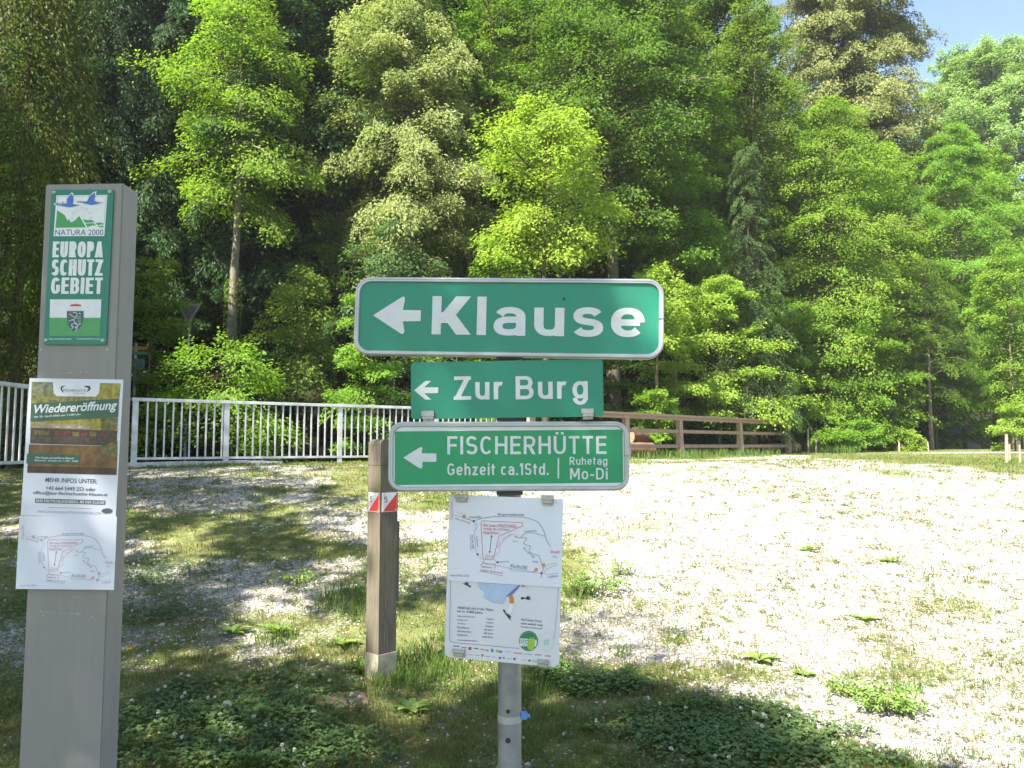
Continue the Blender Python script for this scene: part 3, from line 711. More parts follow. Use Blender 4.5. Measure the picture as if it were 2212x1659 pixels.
   ('P','cb',2,[(-40.7,-178.9),(-31.6,-178.6),(-32.4,-181.6),(-39.3,-181.6)]),
   ('P','cb',2,[(-25.8,-175.5),(-19.4,-175.3),(-19.8,-183.9),(-24.6,-184.0)]),
   ('P','lm',2,[(-13.5,-176.6),(-6.0,-176.4),(-6.5,-183.6),(-12.2,-183.6)]),
   ('P','cb',2,[(-5.2,-178.0),(3.8,-177.8),(3.1,-183.6),(-3.7,-183.6)]),
   ('P','sg',2,[(12.1,-179.0),(25.6,-178.6),(25.6,-179.6),(12.2,-180.0)]),
   ('P','rd',2,[(32.3,-179.8),(54.7,-179.2),(54.7,-181.2),(32.4,-181.8)]),
   ('P','cb',2,[(59.9,-180.5),(80.6,-179.9),(80.6,-181.2),(59.9,-181.7)]),
   ('P','rd',2,[(87.2,-179.5),(104.8,-179.0),(104.9,-181.0),(87.3,-181.5)]),
   ('P','rd',2,[(112.9,-179.9),(127.5,-179.5),(127.6,-181.9),(113.0,-182.3)]),
   ('P','pk',2,[(-83.7,-194.0),(-71.5,-193.6),(-71.5,-194.8),(-83.7,-195.1)]),
   ('P','cb',2,[(-67.6,-194.5),(-55.5,-194.2),(-55.4,-195.1),(-67.6,-195.4)]),
   ('P','rd',2,[(-49.9,-191.0),(-45.1,-190.9),(-45.4,-196.9),(-49.0,-197.0)]),
   ('P','cb',2,[(-38.4,-194.4),(-27.0,-194.1),(-27.0,-195.2),(-38.3,-195.6)]),
   ('P','pk',2,[(-22.8,-194.9),(-12.3,-194.6),(-12.2,-195.6),(-22.8,-195.9)]),
   ('P','bl',2,[(-6.2,-193.8),(2.1,-193.6),(1.4,-198.5),(-4.8,-198.6)]),
   ('P','dk',2,[(5.9,-193.4),(10.1,-193.2),(9.8,-197.8),(6.7,-197.8)]),
   ('P','cb',2,[(15.2,-195.8),(27.9,-195.5),(27.9,-196.5),(15.2,-196.9)]),
   ('P','dk',2,[(32.5,-193.2),(37.9,-193.0),(37.5,-198.2),(33.5,-198.2)]),
   ('P','rd',2,[(54.0,-195.8),(65.1,-195.5),(65.1,-196.3),(54.0,-196.6)]),
   ('P','dg',2,[(70.7,-194.0),(77.2,-193.8),(76.7,-198.6),(71.8,-198.7)]),
   ('P','bl',2,[(81.3,-195.6),(91.6,-195.2),(91.6,-196.6),(81.3,-196.9)]),
  ],
  'clamp': [
   ('box',(-126.4,-183.2),(-92.4,-202.3)),
   ('box',(94.1,-189.4),(123.8,-209.3)),
   ('box',(-131.7,208.6),(-97.3,187.2)),
   ('box',(95.3,215.7),(127.7,189.2)),
  ],
 },
 'plaque': {
  'emblem': [
   ('P','wh',1,[(-82.8,226.2),(80.3,227.5),(76.8,96.6),(-85.4,95.8)]),
   ('L','nv',2,0.5,[(-77.8,192.9),(-78.7,222.6),(75.9,223.7),(74.2,132.7)]),
   ('P','wh',1,[(-91.3,197.6),(-83.8,203.0),(-49.6,199.8),(-49.7,216.1),(-33.7,236.5),(-27.1,227.7),(-27.1,198.3),(1.6,195.9),(-31.8,185.9),(-80.2,192.9)]),
   ('P','wh',1,[(-19.7,206.0),(-11.4,209.1),(16.5,207.5),(20.4,222.2),(33.6,236.1),(45.0,240.0),(41.2,208.2),(70.7,203.3),(37.2,194.3),(13.9,197.5)]),
   ('P','sb',3,[(-86.7,198.8),(-82.1,200.3),(-77.4,198.5),(-63.4,197.8),(-50.4,199.8),(-47.0,204.5),(-49.0,213.0),(-43.0,222.3),(-34.2,231.6),(-31.3,227.7),(-28.6,219.2),(-27.6,208.3),(-29.4,198.7),(-16.9,195.6),(-1.4,195.3),(-15.2,193.6),(-27.4,190.1),(-39.7,188.5),(-52.2,191.0),(-64.8,195.2),(-77.3,197.2)]),
   ('P','sb',3,[(-18.2,205.2),(-12.1,207.1),(-8.1,204.9),(4.3,204.9),(15.8,206.0),(19.3,212.9),(22.7,221.4),(30.1,229.1),(39.8,235.3),(39.5,225.3),(38.1,214.4),(39.7,207.5),(47.6,203.9),(58.4,202.0),(69.2,203.3),(55.4,200.5),(41.7,197.4),(29.5,195.4),(20.1,196.7),(9.1,200.9),(-1.9,203.7)]),
   ('P','sb',3,[(-62.6,206.0),(-55.9,202.9),(-57.4,201.4),(-62.9,202.2)]),
   ('P','gg',2,[(-77.9,179.0),(-68.2,172.8),(-53.1,163.5),(-42.8,145.3),(-39.3,151.2),(-31.7,139.6),(-18.9,146.6),(-6.6,160.7),(16.9,123.8),(-80.2,122.7)]),
   ('P','gg',2,[(6.4,149.6),(16.5,147.8),(24.2,147.2),(35.0,147.8),(41.4,142.7),(46.2,138.8),(38.4,140.4),(27.7,138.5),(13.1,138.5)]),
   ('P','gg',2,[(46.3,137.3),(55.5,138.8),(63.1,139.6),(72.5,136.1),(71.9,132.7),(61.9,132.7),(55.9,129.3)]),
   ('P','gg',2,[(14.0,136.1),(24.8,136.1),(35.5,138.1),(41.7,136.5),(51.3,129.3),(37.4,130.4),(22.3,124.2)]),
   ('P','gg',2,[(54.5,126.5),(63.6,129.3),(72.9,129.3),(72.8,124.2),(59.3,124.2)]),
   ('L','nv',2,0.3,[(0.7,190.7),(2.4,186.9),(6.5,186.6),(3.5,184.0),(4.7,180.1),(1.1,182.2),(-2.2,180.1),(-1.5,184.0),(-4.7,186.6),(-0.7,186.9),(0.7,190.7)]),
   ('L','nv',2,0.3,[(-14.9,187.0),(-13.1,183.2),(-9.1,182.9),(-12.0,180.3),(-10.9,176.4),(-14.4,178.5),(-17.8,176.4),(-17.0,180.3),(-20.3,182.9),(-16.2,183.2),(-14.9,187.0)]),
   ('L','nv',2,0.3,[(16.0,187.9),(17.7,184.1),(21.7,183.8),(18.8,181.2),(19.9,177.3),(16.4,179.4),(13.1,177.3),(13.8,181.2),(10.6,183.8),(14.6,184.1),(16.0,187.9)]),
   ('L','nv',2,0.3,[(-26.6,174.6),(-24.9,170.9),(-20.8,170.6),(-23.7,168.0),(-22.6,164.0),(-26.2,166.1),(-29.5,164.0),(-28.7,168.0),(-32.0,170.6),(-27.9,170.9),(-26.6,174.6)]),
   ('L','nv',2,0.3,[(26.7,174.8),(28.4,171.0),(32.4,170.7),(29.5,168.1),(30.6,164.1),(27.1,166.3),(23.8,164.2),(24.5,168.1),(21.3,170.7),(25.3,171.0),(26.7,174.8)]),
   ('L','nv',2,0.3,[(-30.0,159.4),(-28.2,155.6),(-24.2,155.3),(-27.1,152.7),(-26.0,148.8),(-29.5,150.9),(-32.9,148.8),(-32.1,152.7),(-35.3,155.3),(-31.3,155.6),(-30.0,159.4)]),
   ('L','nv',2,0.3,[(29.7,160.1),(31.5,156.4),(35.5,156.1),(32.6,153.4),(33.7,149.5),(30.2,151.6),(26.8,149.5),(27.6,153.4),(24.4,156.1),(28.4,156.4),(29.7,160.1)]),
  ],
  'lettering': [
   ('T', 'nv', 2, 'NATURA 2000', -3.6, 108.2, 153.3, 18.1, 0, 0, 0),
   ('G', 'wh', 2, 'EUROPA', -4.9, 54.0, 160.7, 50.3, 0.225, 0.16),
   ('G', 'wh', 2, 'SCHUTZ', -3.9, -3.3, 162.8, 51.4, 0.225, 0.16),
   ('G', 'wh', 2, 'GEBIET', -2.4, -60.7, 163.7, 51.2, 0.225, 0.16),
   ('T', 'wh', 2, 'Das Land Steiermark', -46.0, -227.1, 71.6, 4.8, 0.01, 0, 0),
   ('T', 'wh', 2, 'Fachabteilung Naturschutz', 43.5, -227.1, 73.1, 5.7, 0.01, 0, 0),
  ],
  'flag': [
   ('P','lw',1,[(-84.8,-103.8),(77.1,-103.2),(77.7,-160.8),(-83.1,-161.2)]),
   ('P','gg',1,[(-83.1,-161.4),(77.7,-161.0),(79.6,-217.3),(-81.2,-218.1)]),
   ('P','pt',3,[(-29.5,-140.0),(23.6,-139.8),(24.6,-159.6),(23.0,-173.2),(18.5,-185.7),(10.0,-198.2),(-1.5,-207.3),(-12.8,-199.4),(-21.5,-187.0),(-26.9,-171.2),(-29.2,-155.3)]),
   ('P','rd',3,[(-20.8,-124.0),(-18.2,-120.0),(-10.2,-118.3),(4.7,-118.3),(12.8,-119.9),(16.5,-123.9),(12.0,-125.4),(-17.9,-125.5)]),
   ('P','wh',2,[(-21.3,-126.3),(16.0,-126.2),(16.1,-138.1),(-21.2,-138.2)]),
   ('L','gd',3,0.5,[(-20.5,-136.5),(-18.9,-128.0),(-16.4,-136.5)]),
   ('L','gd',3,0.5,[(-13.1,-136.5),(-11.4,-128.0),(-8.9,-136.5)]),
   ('L','gd',3,0.5,[(-4.4,-136.5),(-2.8,-128.0),(-0.3,-136.5)]),
   ('L','gd',3,0.5,[(3.6,-136.4),(5.2,-127.9),(7.7,-136.4)]),
   ('L','gd',3,0.5,[(11.6,-136.4),(13.2,-127.9),(15.7,-136.4)]),
   ('L','gd',3,0.5,[(-3.1,-118.3),(-3.5,-110.3)]),
   ('L','gd',3,0.5,[(-7.1,-113.0),(0.4,-112.9)]),
   ('L','gd',3,0.6,[(-21.3,-137.1),(16.6,-137.0)]),
   ('L','wh',4,1.7,[(-8.8,-145.0),(-3.1,-143.9),(2.8,-148.4),(3.2,-155.2),(-2.2,-162.0),(-7.6,-168.8),(-1.5,-175.6),(4.6,-181.2),(7.2,-188.0),(5.1,-191.4)]),
   ('L','wh',4,1.7,[(-3.5,-158.6),(-11.7,-156.4),(-16.5,-151.8),(-21.8,-149.0)]),
   ('L','wh',4,1.7,[(-7.7,-166.6),(-14.4,-168.9),(-22.3,-171.2)]),
   ('L','wh',4,1.7,[(4.6,-181.2),(-4.7,-179.0),(-11.5,-181.3),(-12.9,-187.0),(-6.5,-188.1),(-8.5,-193.7),(-13.0,-196.0)]),
   ('L','wh',4,1.7,[(6.2,-190.3),(0.4,-189.2),(-0.6,-192.6),(6.3,-193.7),(5.5,-199.3),(-1.1,-203.9)]),
   ('L','wh',4,1.7,[(7.1,-185.7),(12.6,-182.3),(16.5,-178.9)]),
   ('L','wh',4,1.7,[(8.6,-148.3),(11.9,-147.2),(14.4,-150.6)]),
   ('L','wh',4,1.0,[(3.5,-160.8),(6.8,-158.3),(11.4,-158.5),(15.9,-157.4)]),
   ('L','wh',4,1.0,[(5.2,-166.5),(8.5,-164.0),(12.4,-164.2),(16.2,-163.1)]),
   ('L','wh',4,1.0,[(6.9,-173.3),(10.2,-170.8),(13.4,-171.0),(16.6,-169.9)]),
   ('L','wh',4,1.0,[(8.6,-179.5),(11.9,-177.0),(14.4,-177.2),(16.9,-176.1)]),
   ('P','rd',4,[(-19.1,-146.2),(-12.3,-143.9),(-7.0,-146.1),(-12.0,-149.0)]),
  ],
  'screw': [
   ('pt',(-91.0,235.1)),
   ('pt',(87.2,237.7)),
   ('pt',(-90.2,-231.4)),
   ('pt',(88.0,-231.3)),
  ],
 },
 'poster': {
  'picture': [
   ('P','ph1',1,[(-139.3,198.1),(139.9,197.5),(137.6,149.0),(-137.4,131.0)]),
   ('P','ph2',2,[(-137.4,196.5),(-74.1,196.6),(-68.4,160.7),(-95.7,160.2),(-134.8,156.2)]),
   ('P','ph3',2,[(76.2,195.7),(139.1,196.7),(137.5,150.7),(51.9,145.9)]),
   ('P','ph3',1,[(-135.3,85.9),(137.5,90.7),(138.5,44.2),(-134.2,55.9)]),
   ('P','ph7',2,[(82.5,89.7),(137.5,92.3),(135.0,60.7),(118.7,50.5),(88.0,53.3)]),
   ('P','ph4',3,[(-131.7,57.6),(-103.9,76.5),(-65.2,57.2),(54.0,54.3),(53.2,68.4),(-62.5,68.9),(-83.2,71.8),(-104.0,76.8),(-128.5,61.0)]),
   ('P','ph4',3,[(-131.7,56.8),(-104.0,76.8),(-65.2,57.2)]),
   ('P','ph8',2,[(-76.4,72.0),(54.8,69.3),(60.8,54.4),(-61.7,56.4)]),
   ('P','ph5',2,[(-133.4,56.8),(84.6,53.2),(137.2,52.5),(138.2,6.1),(-131.9,8.6)]),
   ('P','ph7',3,[(-120.9,49.5),(-74.9,49.5),(-74.1,36.2),(-120.1,36.2)]),
   ('P','ph9',3,[(-57.8,49.0),(-11.9,49.0),(-11.1,35.7),(-57.0,35.7)]),
   ('P','ph7',3,[(-1.6,46.7),(18.9,46.2),(19.7,32.9),(-0.7,33.4)]),
   ('P','ph9',3,[(23.9,47.1),(46.0,46.7),(46.8,33.4),(24.7,33.8)]),
   ('P','ph7',3,[(52.7,47.6),(73.1,47.2),(73.9,33.9),(53.5,34.4)]),
   ('P','ph9',3,[(86.8,44.9),(108.9,44.5),(109.4,34.6),(87.4,35.0)]),
   ('P','ph10',3,[(-131.6,29.3),(52.0,31.0),(53.1,12.8),(-131.3,11.9)]),
   ('P','wh',4,[(-55.2,61.5),(-41.6,61.2),(-42.3,59.2),(-56.0,59.7)]),
   ('P','wh',4,[(-20.4,62.1),(-6.8,61.9),(-7.5,59.9),(-21.1,60.3)]),
   ('P','wh',4,[(15.3,62.8),(28.9,62.5),(28.2,60.5),(14.6,60.9)]),
   ('P','ph6',1,[(-135.3,6.4),(141.3,5.2),(142.8,-81.9),(-135.3,-80.2)]),
   ('P','ph7',3,[(86.8,4.2),(140.3,22.2),(139.7,-28.9),(97.0,-21.2)]),
   ('P','ph11',2,[(-135.8,-59.8),(141.6,-60.8),(142.8,-81.9),(-135.3,-80.2)]),
   ('P','bn',4,[(-136.6,131.1),(137.5,151.0),(137.4,93.2),(-135.5,75.9)]),
   ('P','bn',4,[(-139.1,-22.3),(27.4,-23.4),(26.9,-52.4),(-139.3,-52.6)]),
   ('P','lw',4,[(-72.5,198.3),(75.3,197.3),(74.5,166.3),(65.0,155.3),(-57.8,155.0),(-67.7,164.0)]),
   ('P','dk',5,[(-47.2,177.8),(-45.1,185.3),(-30.0,188.4),(-34.1,186.0),(-40.7,182.1),(-42.1,177.8),(-37.3,168.7),(-31.1,166.3),(-41.5,167.8)]),
   ('P','dk',5,[(26.5,185.6),(30.6,188.2),(44.3,188.4),(48.2,179.3),(43.5,173.4),(36.0,169.4),(38.2,175.8),(41.3,180.9),(34.4,183.3)]),
   ('P','gy',1,[(-105.1,-157.6),(113.1,-159.2),(112.7,-172.3),(-105.0,-170.6)]),
   ('L','gy',2,0.9,[(-62.2,-183.4),(70.5,-184.5)]),
   ('P','gy',2,[(137.1,-190.2),(136.8,-192.0),(135.6,-193.8),(133.7,-195.4),(131.0,-196.7),(127.9,-197.7),(124.3,-198.4),(120.5,-198.7),(116.6,-198.6),(113.0,-198.1),(109.7,-197.2),(106.9,-195.9),(104.8,-194.4),(103.4,-192.8),(102.9,-191.0),(103.2,-189.2),(104.4,-187.4),(106.3,-185.8),(108.9,-184.5),(112.1,-183.5),(115.7,-182.8),(119.5,-182.5),(123.3,-182.6),(127.0,-183.1),(130.3,-184.0),(133.1,-185.3),(135.2,-186.8),(136.6,-188.4)]),
  ],
  'logo_text': [
   ('T', 'dk', 5, 'FISCHERHÜTTE', -2.2, 173.9, 70.8, 8.7, 0, 0, -0.007),
   ('T', 'dk', 5, 'bei der Klause', 13.2, 165.4, 34.1, 3.4, 0, 0, -0.003),
  ],
  'headline': [
   ('T', 'wh', 6, 'Wiedereröffnung', 1.0, 118.3, 260.9, 35.9, 0.02, 0.28, 0.068),
   ('T', 'wh', 6, 'Ab 25. April 2025 um 11:00 Uhr', -50.6, 94.8, 148.0, 7.0, 0.02, 0.15, 0.071),
  ],
  'opening_hours': [
   ('T', 'wh', 6, 'Wir freuen uns auf Ihren Besuch', -52.3, -33.7, 121.2, 6.0, 0.02, 0.1, 0.001),
   ('T', 'wh', 6, 'Mittwoch - Sonntag von 11:00 - 19:00', -45.8, -42.9, 135.6, 6.0, 0.02, 0.1, -0.003),
  ],
  'contact_text': [
   ('T', 'gy', 2, 'MEHR INFOS UNTER:', 3.7, -101.3, 161.0, 14.0, 0.01, 0, -0.012),
   ('T', 'gy', 2, '+43 664 5449 253 oder', 3.5, -125.9, 155.1, 11.7, 0.01, 0, -0.008),
   ('T', 'gy', 2, 'office@zur-fischerhuette-klause.at', 3.1, -141.6, 231.8, 13.1, 0.01, 0, -0.006),
   ('T', 'lw', 2, '8530 DEUTSCHLANDSBERG, BEI DER KLAUSE', 4.3, -165.6, 211.4, 9.0, 0.02, 0, -0.009),
   ('T', 'lg', 2, 'WWW.ZUR-FISCHERHUETTE-KLAUSE.EATBU.COM', 1.4, -197.2, 197.7, 7.2, 0, 0, -0.006),
  ],
 },
}

# ------------------------------------------------------------------ ground
FA = Vector((-6.157, 12.968)); FD = Vector((3.36, 2.38)).normalized()      # metal railing line
WA = Vector((4.48, 21.3)); WD = Vector((4.5, 4.7)).normalized()            # wooden railing line


def hill_start(x):
    return np.interp(x, [-40, -12, -4, 2, 6, 9, 14, 20, 40], [17, 20, 22, 25.5, 29, 33, 37, 44, 60])


def terrain(x, y):
    x = np.asarray(x, float); y = np.asarray(y, float)
    t = np.clip((y - 3.4) / 10.2, 0, 1)
    z = 1.17 * t * t * (3 - 2 * t)
    z = z + .16 * sstep(18, 34, y)
    z = z + .05 * (vnoise(x, y, 2.3) - .5) * sstep(4, 7, y) + .02 * (vnoise(x, y, .5, 3) - .5)
    # stream behind the railings
    nx, ny = -FD.y, FD.x
    s = (x - FA.x) * nx + (y - FA.y) * ny
    left = sstep(1.5, -1.0, x)
    z = z - 1.5 * sstep(.7, 2.2, s) * (1 - sstep(5.0, 7.0, s)) * left
    h = np.maximum(0, y - hill_start(x))
    z = z + np.minimum(.62 * h, 26 + .1 * h) * sstep(0, 3, h)
    return z


def tz(x, y): return float(terrain(x, y))


def ground_at(px, py):
    """where the ground is met along the sight line through a point of the photograph"""
    lo, hi = 1.5, 60.0
    for k in range(600):
        Y = lo + (hi - lo) * (k / 600) ** 2
        p = at(px, py, Y)
        if p.z <= tz(p.x, p.y): return p
    return p


def cover(x, y):
    """how grassy the gravel is, 0..1"""
    x = np.asarray(x, float); y = np.asarray(y, float)
    n1 = vnoise(x, y, 1.1, 5); n2 = vnoise(x, y, .35, 9); n3 = vnoise(x * .6, y * 1.6, .8, 21)
    pat = .5 * n1 + .25 * n2 + .25 * n3
    c = .11 + 1.5 * np.clip(pat - .52, 0, 1)
    lw = sstep(2.2, -1.2, x + (y - 6) * .06) * sstep(3.8, 5, y)
    c = c + lw * np.clip(.27 + 2.1 * (pat - .425), .08, .85)
    yb = np.interp(x, [-6, -.3, 1.0, 1.8, 2.4, 6], [5.0, 4.9, 4.75, 4.05, 3.3, 2.8])
    c = c + .85 * sstep(yb + .35, yb - .25, y + .5 * (n2 - .5))
    tan = sstep(4.0, 5.4, y) * sstep(7.0, 5.6, y) * sstep(.4, 1.4, x)
    c = c + tan * np.clip(1.6 * (pat - .48), 0, .45)
    nx, ny = -FD.y, FD.x
    s = (x - FA.x) * nx + (y - FA.y) * ny
    c = c + .8 * sstep(-1.7, -.3, s + .9 * (n1 - .5)) * sstep(2, .5, x)
    nx, ny = -WD.y, WD.x
    s2 = (x - WA.x) * nx + (y - WA.y) * ny
    c = c + .9 * sstep(-1.8, -.2, s2 + 1.6 * (n1 - .5)) * sstep(0, 1, x)
    isl = sstep(6.6, 7.6, x - (y - 13) * .12 + .9 * (n1 - .5)) * sstep(11.2, 12.2, y + .5 * (n2 - .5)) * sstep(26.5, 25.5, y + (x - 9) * .1)
    c = c + .9 * isl
    far = sstep(24.4, 26, y + 1.5 * (n1 - .5) - .25 * (x - 8))
    c = c + .9 * far
    return np.clip(c, 0, 1)


ys = np.concatenate([np.arange(-16, 2.5, 1.0), np.arange(2.5, 9, .05), np.arange(9, 18, .1), np.arange(18, 40, .45), np.arange(40, 130, 3.5)])
xs = np.concatenate([np.arange(-80, -9, 2.2), np.arange(-9, 10, .08), np.arange(10, 90, 2.0)])
GX, GY = np.meshgrid(xs, ys)
GZ = terrain(GX, GY)
nv = np.stack([GX, GY, GZ], -1).reshape(-1, 3)
idx = np.arange(len(xs) * len(ys)).reshape(len(ys), len(xs))
gf = np.stack([idx[:-1, :-1], idx[:-1, 1:], idx[1:, 1:], idx[1:, :-1]], -1).reshape(-1, 4)


def ground_mat():
    m, nt, N, L, b = new_mat('gravel_and_soil')
    tc = N.new('ShaderNodeTexCoord')
    at_ = N.new('ShaderNodeAttribute'); at_.attribute_name = 'cover'
    fo = N.new('ShaderNodeAttribute'); fo.attribute_name = 'forest'
    v1 = N.new('ShaderNodeTexVoronoi'); v1.inputs['Scale'].default_value = 38; v1.inputs['Randomness'].default_value = 1
    L.new(tc.outputs['Object'], v1.inputs['Vector'])
    v2 = N.new('ShaderNodeTexVoronoi'); v2.inputs['Scale'].default_value = 90
    L.new(tc.outputs['Object'], v2.inputs['Vector'])
    sep = N.new('ShaderNodeSeparateColor'); L.new(v1.outputs['Color'], sep.inputs[0])
    r1 = N.new('ShaderNodeValToRGB'); cr = r1.color_ramp
    cr.elements[0].position = 0; cr.elements[0].color = (.20, .178, .145, 1)
    cr.elements[1].position = 1; cr.elements[1].color = (.46, .448, .42, 1)
    e = cr.elements.new(.45); e.color = (.335, .312, .272, 1)
    L.new(sep.outputs[0], r1.inputs['Fac'])
    nb = N.new('ShaderNodeTexNoise'); nb.inputs['Scale'].default_value = 1.6; nb.inputs['Detail'].default_value = 6
    L.new(tc.outputs['Object'], nb.inputs['Vector'])
    rb = N.new('ShaderNodeValToRGB'); rb.color_ramp.elements[0].position = .35; rb.color_ramp.elements[0].color = (.86, .82, .76, 1)
    rb.color_ramp.elements[1].position = .6; rb.color_ramp.elements[1].color = (1, 1, 1, 1)
    L.new(nb.outputs['Fac'], rb.inputs['Fac'])
    mg = N.new('ShaderNodeMix'); mg.data_type = 'RGBA'; mg.blend_type = 'MULTIPLY'; mg.inputs[0].default_value = 1
    L.new(r1.outputs['Color'], mg.inputs[6]); L.new(rb.outputs['Color'], mg.inputs[7])
    # turf / thatch
    ng = N.new('ShaderNodeTexNoise'); ng.inputs['Scale'].default_value = 7; ng.inputs['Detail'].default_value = 9; ng.inputs['Roughness'].default_value = .75
    L.new(tc.outputs['Object'], ng.inputs['Vector'])
    rg = N.new('ShaderNodeValToRGB'); g = rg.color_ramp
    g.elements[0].position = .33; g.elements[0].color = (.14, .105, .06, 1)
    g.elements[1].position = .7; g.elements[1].color = (.24, .23, .10, 1)
    e = g.elements.new(.52); e.color = (.14, .165, .055, 1)
    L.new(ng.outputs['Fac'], rg.inputs['Fac'])
    nf = N.new('ShaderNodeTexNoise'); nf.inputs['Scale'].default_value = 22; nf.inputs['Detail'].default_value = 8; nf.inputs['Roughness'].default_value = .7
    L.new(tc.outputs['Object'], nf.inputs['Vector'])
    ad = N.new('ShaderNodeMath'); ad.operation = 'ADD'; L.new(at_.outputs['Fac'], ad.inputs[0])
    sb = N.new('ShaderNodeMath'); sb.operation = 'MULTIPLY_ADD'; sb.inputs[1].default_value = 1.3; sb.inputs[2].default_value = -.65
    L.new(nf.outputs['Fac'], sb.inputs[0]); L.new(sb.outputs[0], ad.inputs[1])
    st = N.new('ShaderNodeMapRange'); st.interpolation_type = 'SMOOTHSTEP'; st.inputs[1].default_value = .32; st.inputs[2].default_value = .62
    L.new(ad.outputs[0], st.inputs[0])
    m1 = N.new('ShaderNodeMix'); m1.data_type = 'RGBA'
    L.new(st.outputs[0], m1.inputs[0]); L.new(mg.outputs[2], m1.inputs[6]); L.new(rg.outputs['Color'], m1.inputs[7])
    # forest floor
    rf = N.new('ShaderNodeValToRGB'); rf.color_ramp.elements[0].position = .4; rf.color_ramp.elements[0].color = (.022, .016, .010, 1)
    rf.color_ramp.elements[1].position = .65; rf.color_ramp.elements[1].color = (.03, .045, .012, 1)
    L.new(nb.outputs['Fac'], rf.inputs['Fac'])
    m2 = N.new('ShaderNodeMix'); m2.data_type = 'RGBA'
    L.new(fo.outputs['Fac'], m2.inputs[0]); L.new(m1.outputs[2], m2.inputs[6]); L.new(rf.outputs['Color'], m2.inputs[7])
    L.new(m2.outputs[2], b.inputs['Base Color'])
    b.inputs['Roughness'].default_value = .95; b.inputs['Specular IOR Level'].default_value = .1
    h = N.new('ShaderNodeMath'); h.operation = 'ADD'
    L.new(v1.outputs['Distance'], h.inputs[0]); L.new(v2.outputs['Distance'], h.inputs[1])
    bp = N.new('ShaderNodeBump'); bp.inputs['Strength'].default_value = .7; bp.inputs['Distance'].default_value = .012; bp.invert = True
    L.new(h.outputs[0], bp.inputs['Height']); L.new(bp.outputs['Normal'], b.inputs['Normal'])
    return m


gm = nmesh('ground', nv, gf, ground_mat(), smooth=True)
a = gm.attributes.new('cover', 'FLOAT', 'POINT'); a.data.foreach_set('value', cover(GX, GY).ravel().astype(np.float32))
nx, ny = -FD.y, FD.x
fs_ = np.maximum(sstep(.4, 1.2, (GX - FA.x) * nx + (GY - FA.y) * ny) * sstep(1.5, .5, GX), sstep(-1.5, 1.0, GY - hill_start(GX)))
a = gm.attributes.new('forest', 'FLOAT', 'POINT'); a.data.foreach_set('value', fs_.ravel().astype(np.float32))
tag(link('ground', gm), kind='structure')

# ------------------------------------------------------------------ sign post with its boards
ALU = paint('aluminium_frame', (.46, .47, .47), rough=.42, metal=.35, var=.12, scale=14, bump=.15)
GALV = paint('galvanised_steel', (.27, .28, .28), rough=.55, metal=.45, var=.22, scale=22, bump=.3)
SGREEN = weathered('traffic_green', (.005, .235, .14))
SGREEN2 = weathered('sign_green', (.006, .29, .105))
SWHITE = paint('sign_white', (.66, .67, .67), rough=.4, var=.06, scale=20)
DARKM = paint('dark_metal', (.04, .04, .045), rough=.5, metal=.3)
BLUEP = paint('blue_plastic', (.10, .26, .58), rough=.4)
PLATE = paint('faded_panel', (.66, .67, .69), rough=.45, var=.04, scale=8)
PAPER = paint('white_paper', (.70, .72, .78), rough=.5, var=.03, scale=6, bump=.12, bscale=12)
CLIP = paint('clip_metal', (.42, .41, .38), rough=.5, metal=.4, var=.15, scale=60)

POLE_X, POLE_Y = -.006, 2.105
pz = tz(POLE_X, POLE_Y)
post = empty('signpost', (POLE_X, POLE_Y, pz), 'grey steel signpost carrying three green direction boards and an anti-litter panel', 'signpost')
mb = MB(); mb.tube([(0, 0, -.05), (0, 0, .9 - pz), (0, 0, 1.93 - pz)], .030, n=28)
pole = mb.build('pole', GALV, post)
mb = MB(); zb = at(1098, 1558, POLE_Y - .03).z - pz
mb.tube([(0, 0, zb - .0085), (0, 0, zb + .0085)], .0312, n=28)
mb.build('band_clamp', ALU, post)
mb = MB()
mb.box(.026, .046, -.014, .004, zb - .003, zb + .016, bev=.003); mb.tube([(.044, -.006, zb + .004), (.052, -.006, zb + .006)], .005, n=8)
mb.build('clamp_screw', BLUEP, post)
for py, r in ((1537, .0055), (1600, .007)):
    mb = MB(); zz = at(1096, py, POLE_Y - .03).z - pz
    mb.tube([(-.004, -.0302, zz), (-.004, -.027, zz)], r, n=12)
    mb.build('bolt_hole', DARKM, post)


def board(name, plane, W, H, r, label, mat, thick=.003):
    loc, eul = frame_matrix(PLANES[plane])
    mb = MB(); mb.prism(rrect(W, H, r), 0, thick)
    o = mb.build(name, mat, post); o.location = loc - post.location; o.rotation_euler = eul
    o['label'] = label
    return o


def sign_frame(parent, W, H, r, wd):
    prof = [(0, .02), (0, -.004), (.0015, -.0065), (.004, -.0075), (wd * .45, -.0075), (wd * .5, -.006), (wd * .85, -.006), (wd, -.003), (wd, .006)]
    rings = []
    for off, y in prof:
        rings.append([(p[0], y, p[1]) for p in rrect(W - 2 * off, H - 2 * off, max(r - off, .004), 8)])
    n = len(rings[0]); vs = [p for q in rings for p in q]
    mb = MB()
    mb.add(vs, [(i * n + k, i * n + (k + 1) % n, (i + 1) * n + (k + 1) % n, (i + 1) * n + k) for i in range(len(prof) - 1) for k in range(n)])
    for sx in (-1, 1):   # joint in the frame
        mb.box(sx * W / 2 - .0135, sx * W / 2 + .0005, -.0079, -.0055, -.0006, .0006, 1)
    return mb.build('frame', [ALU, DARKM], parent)


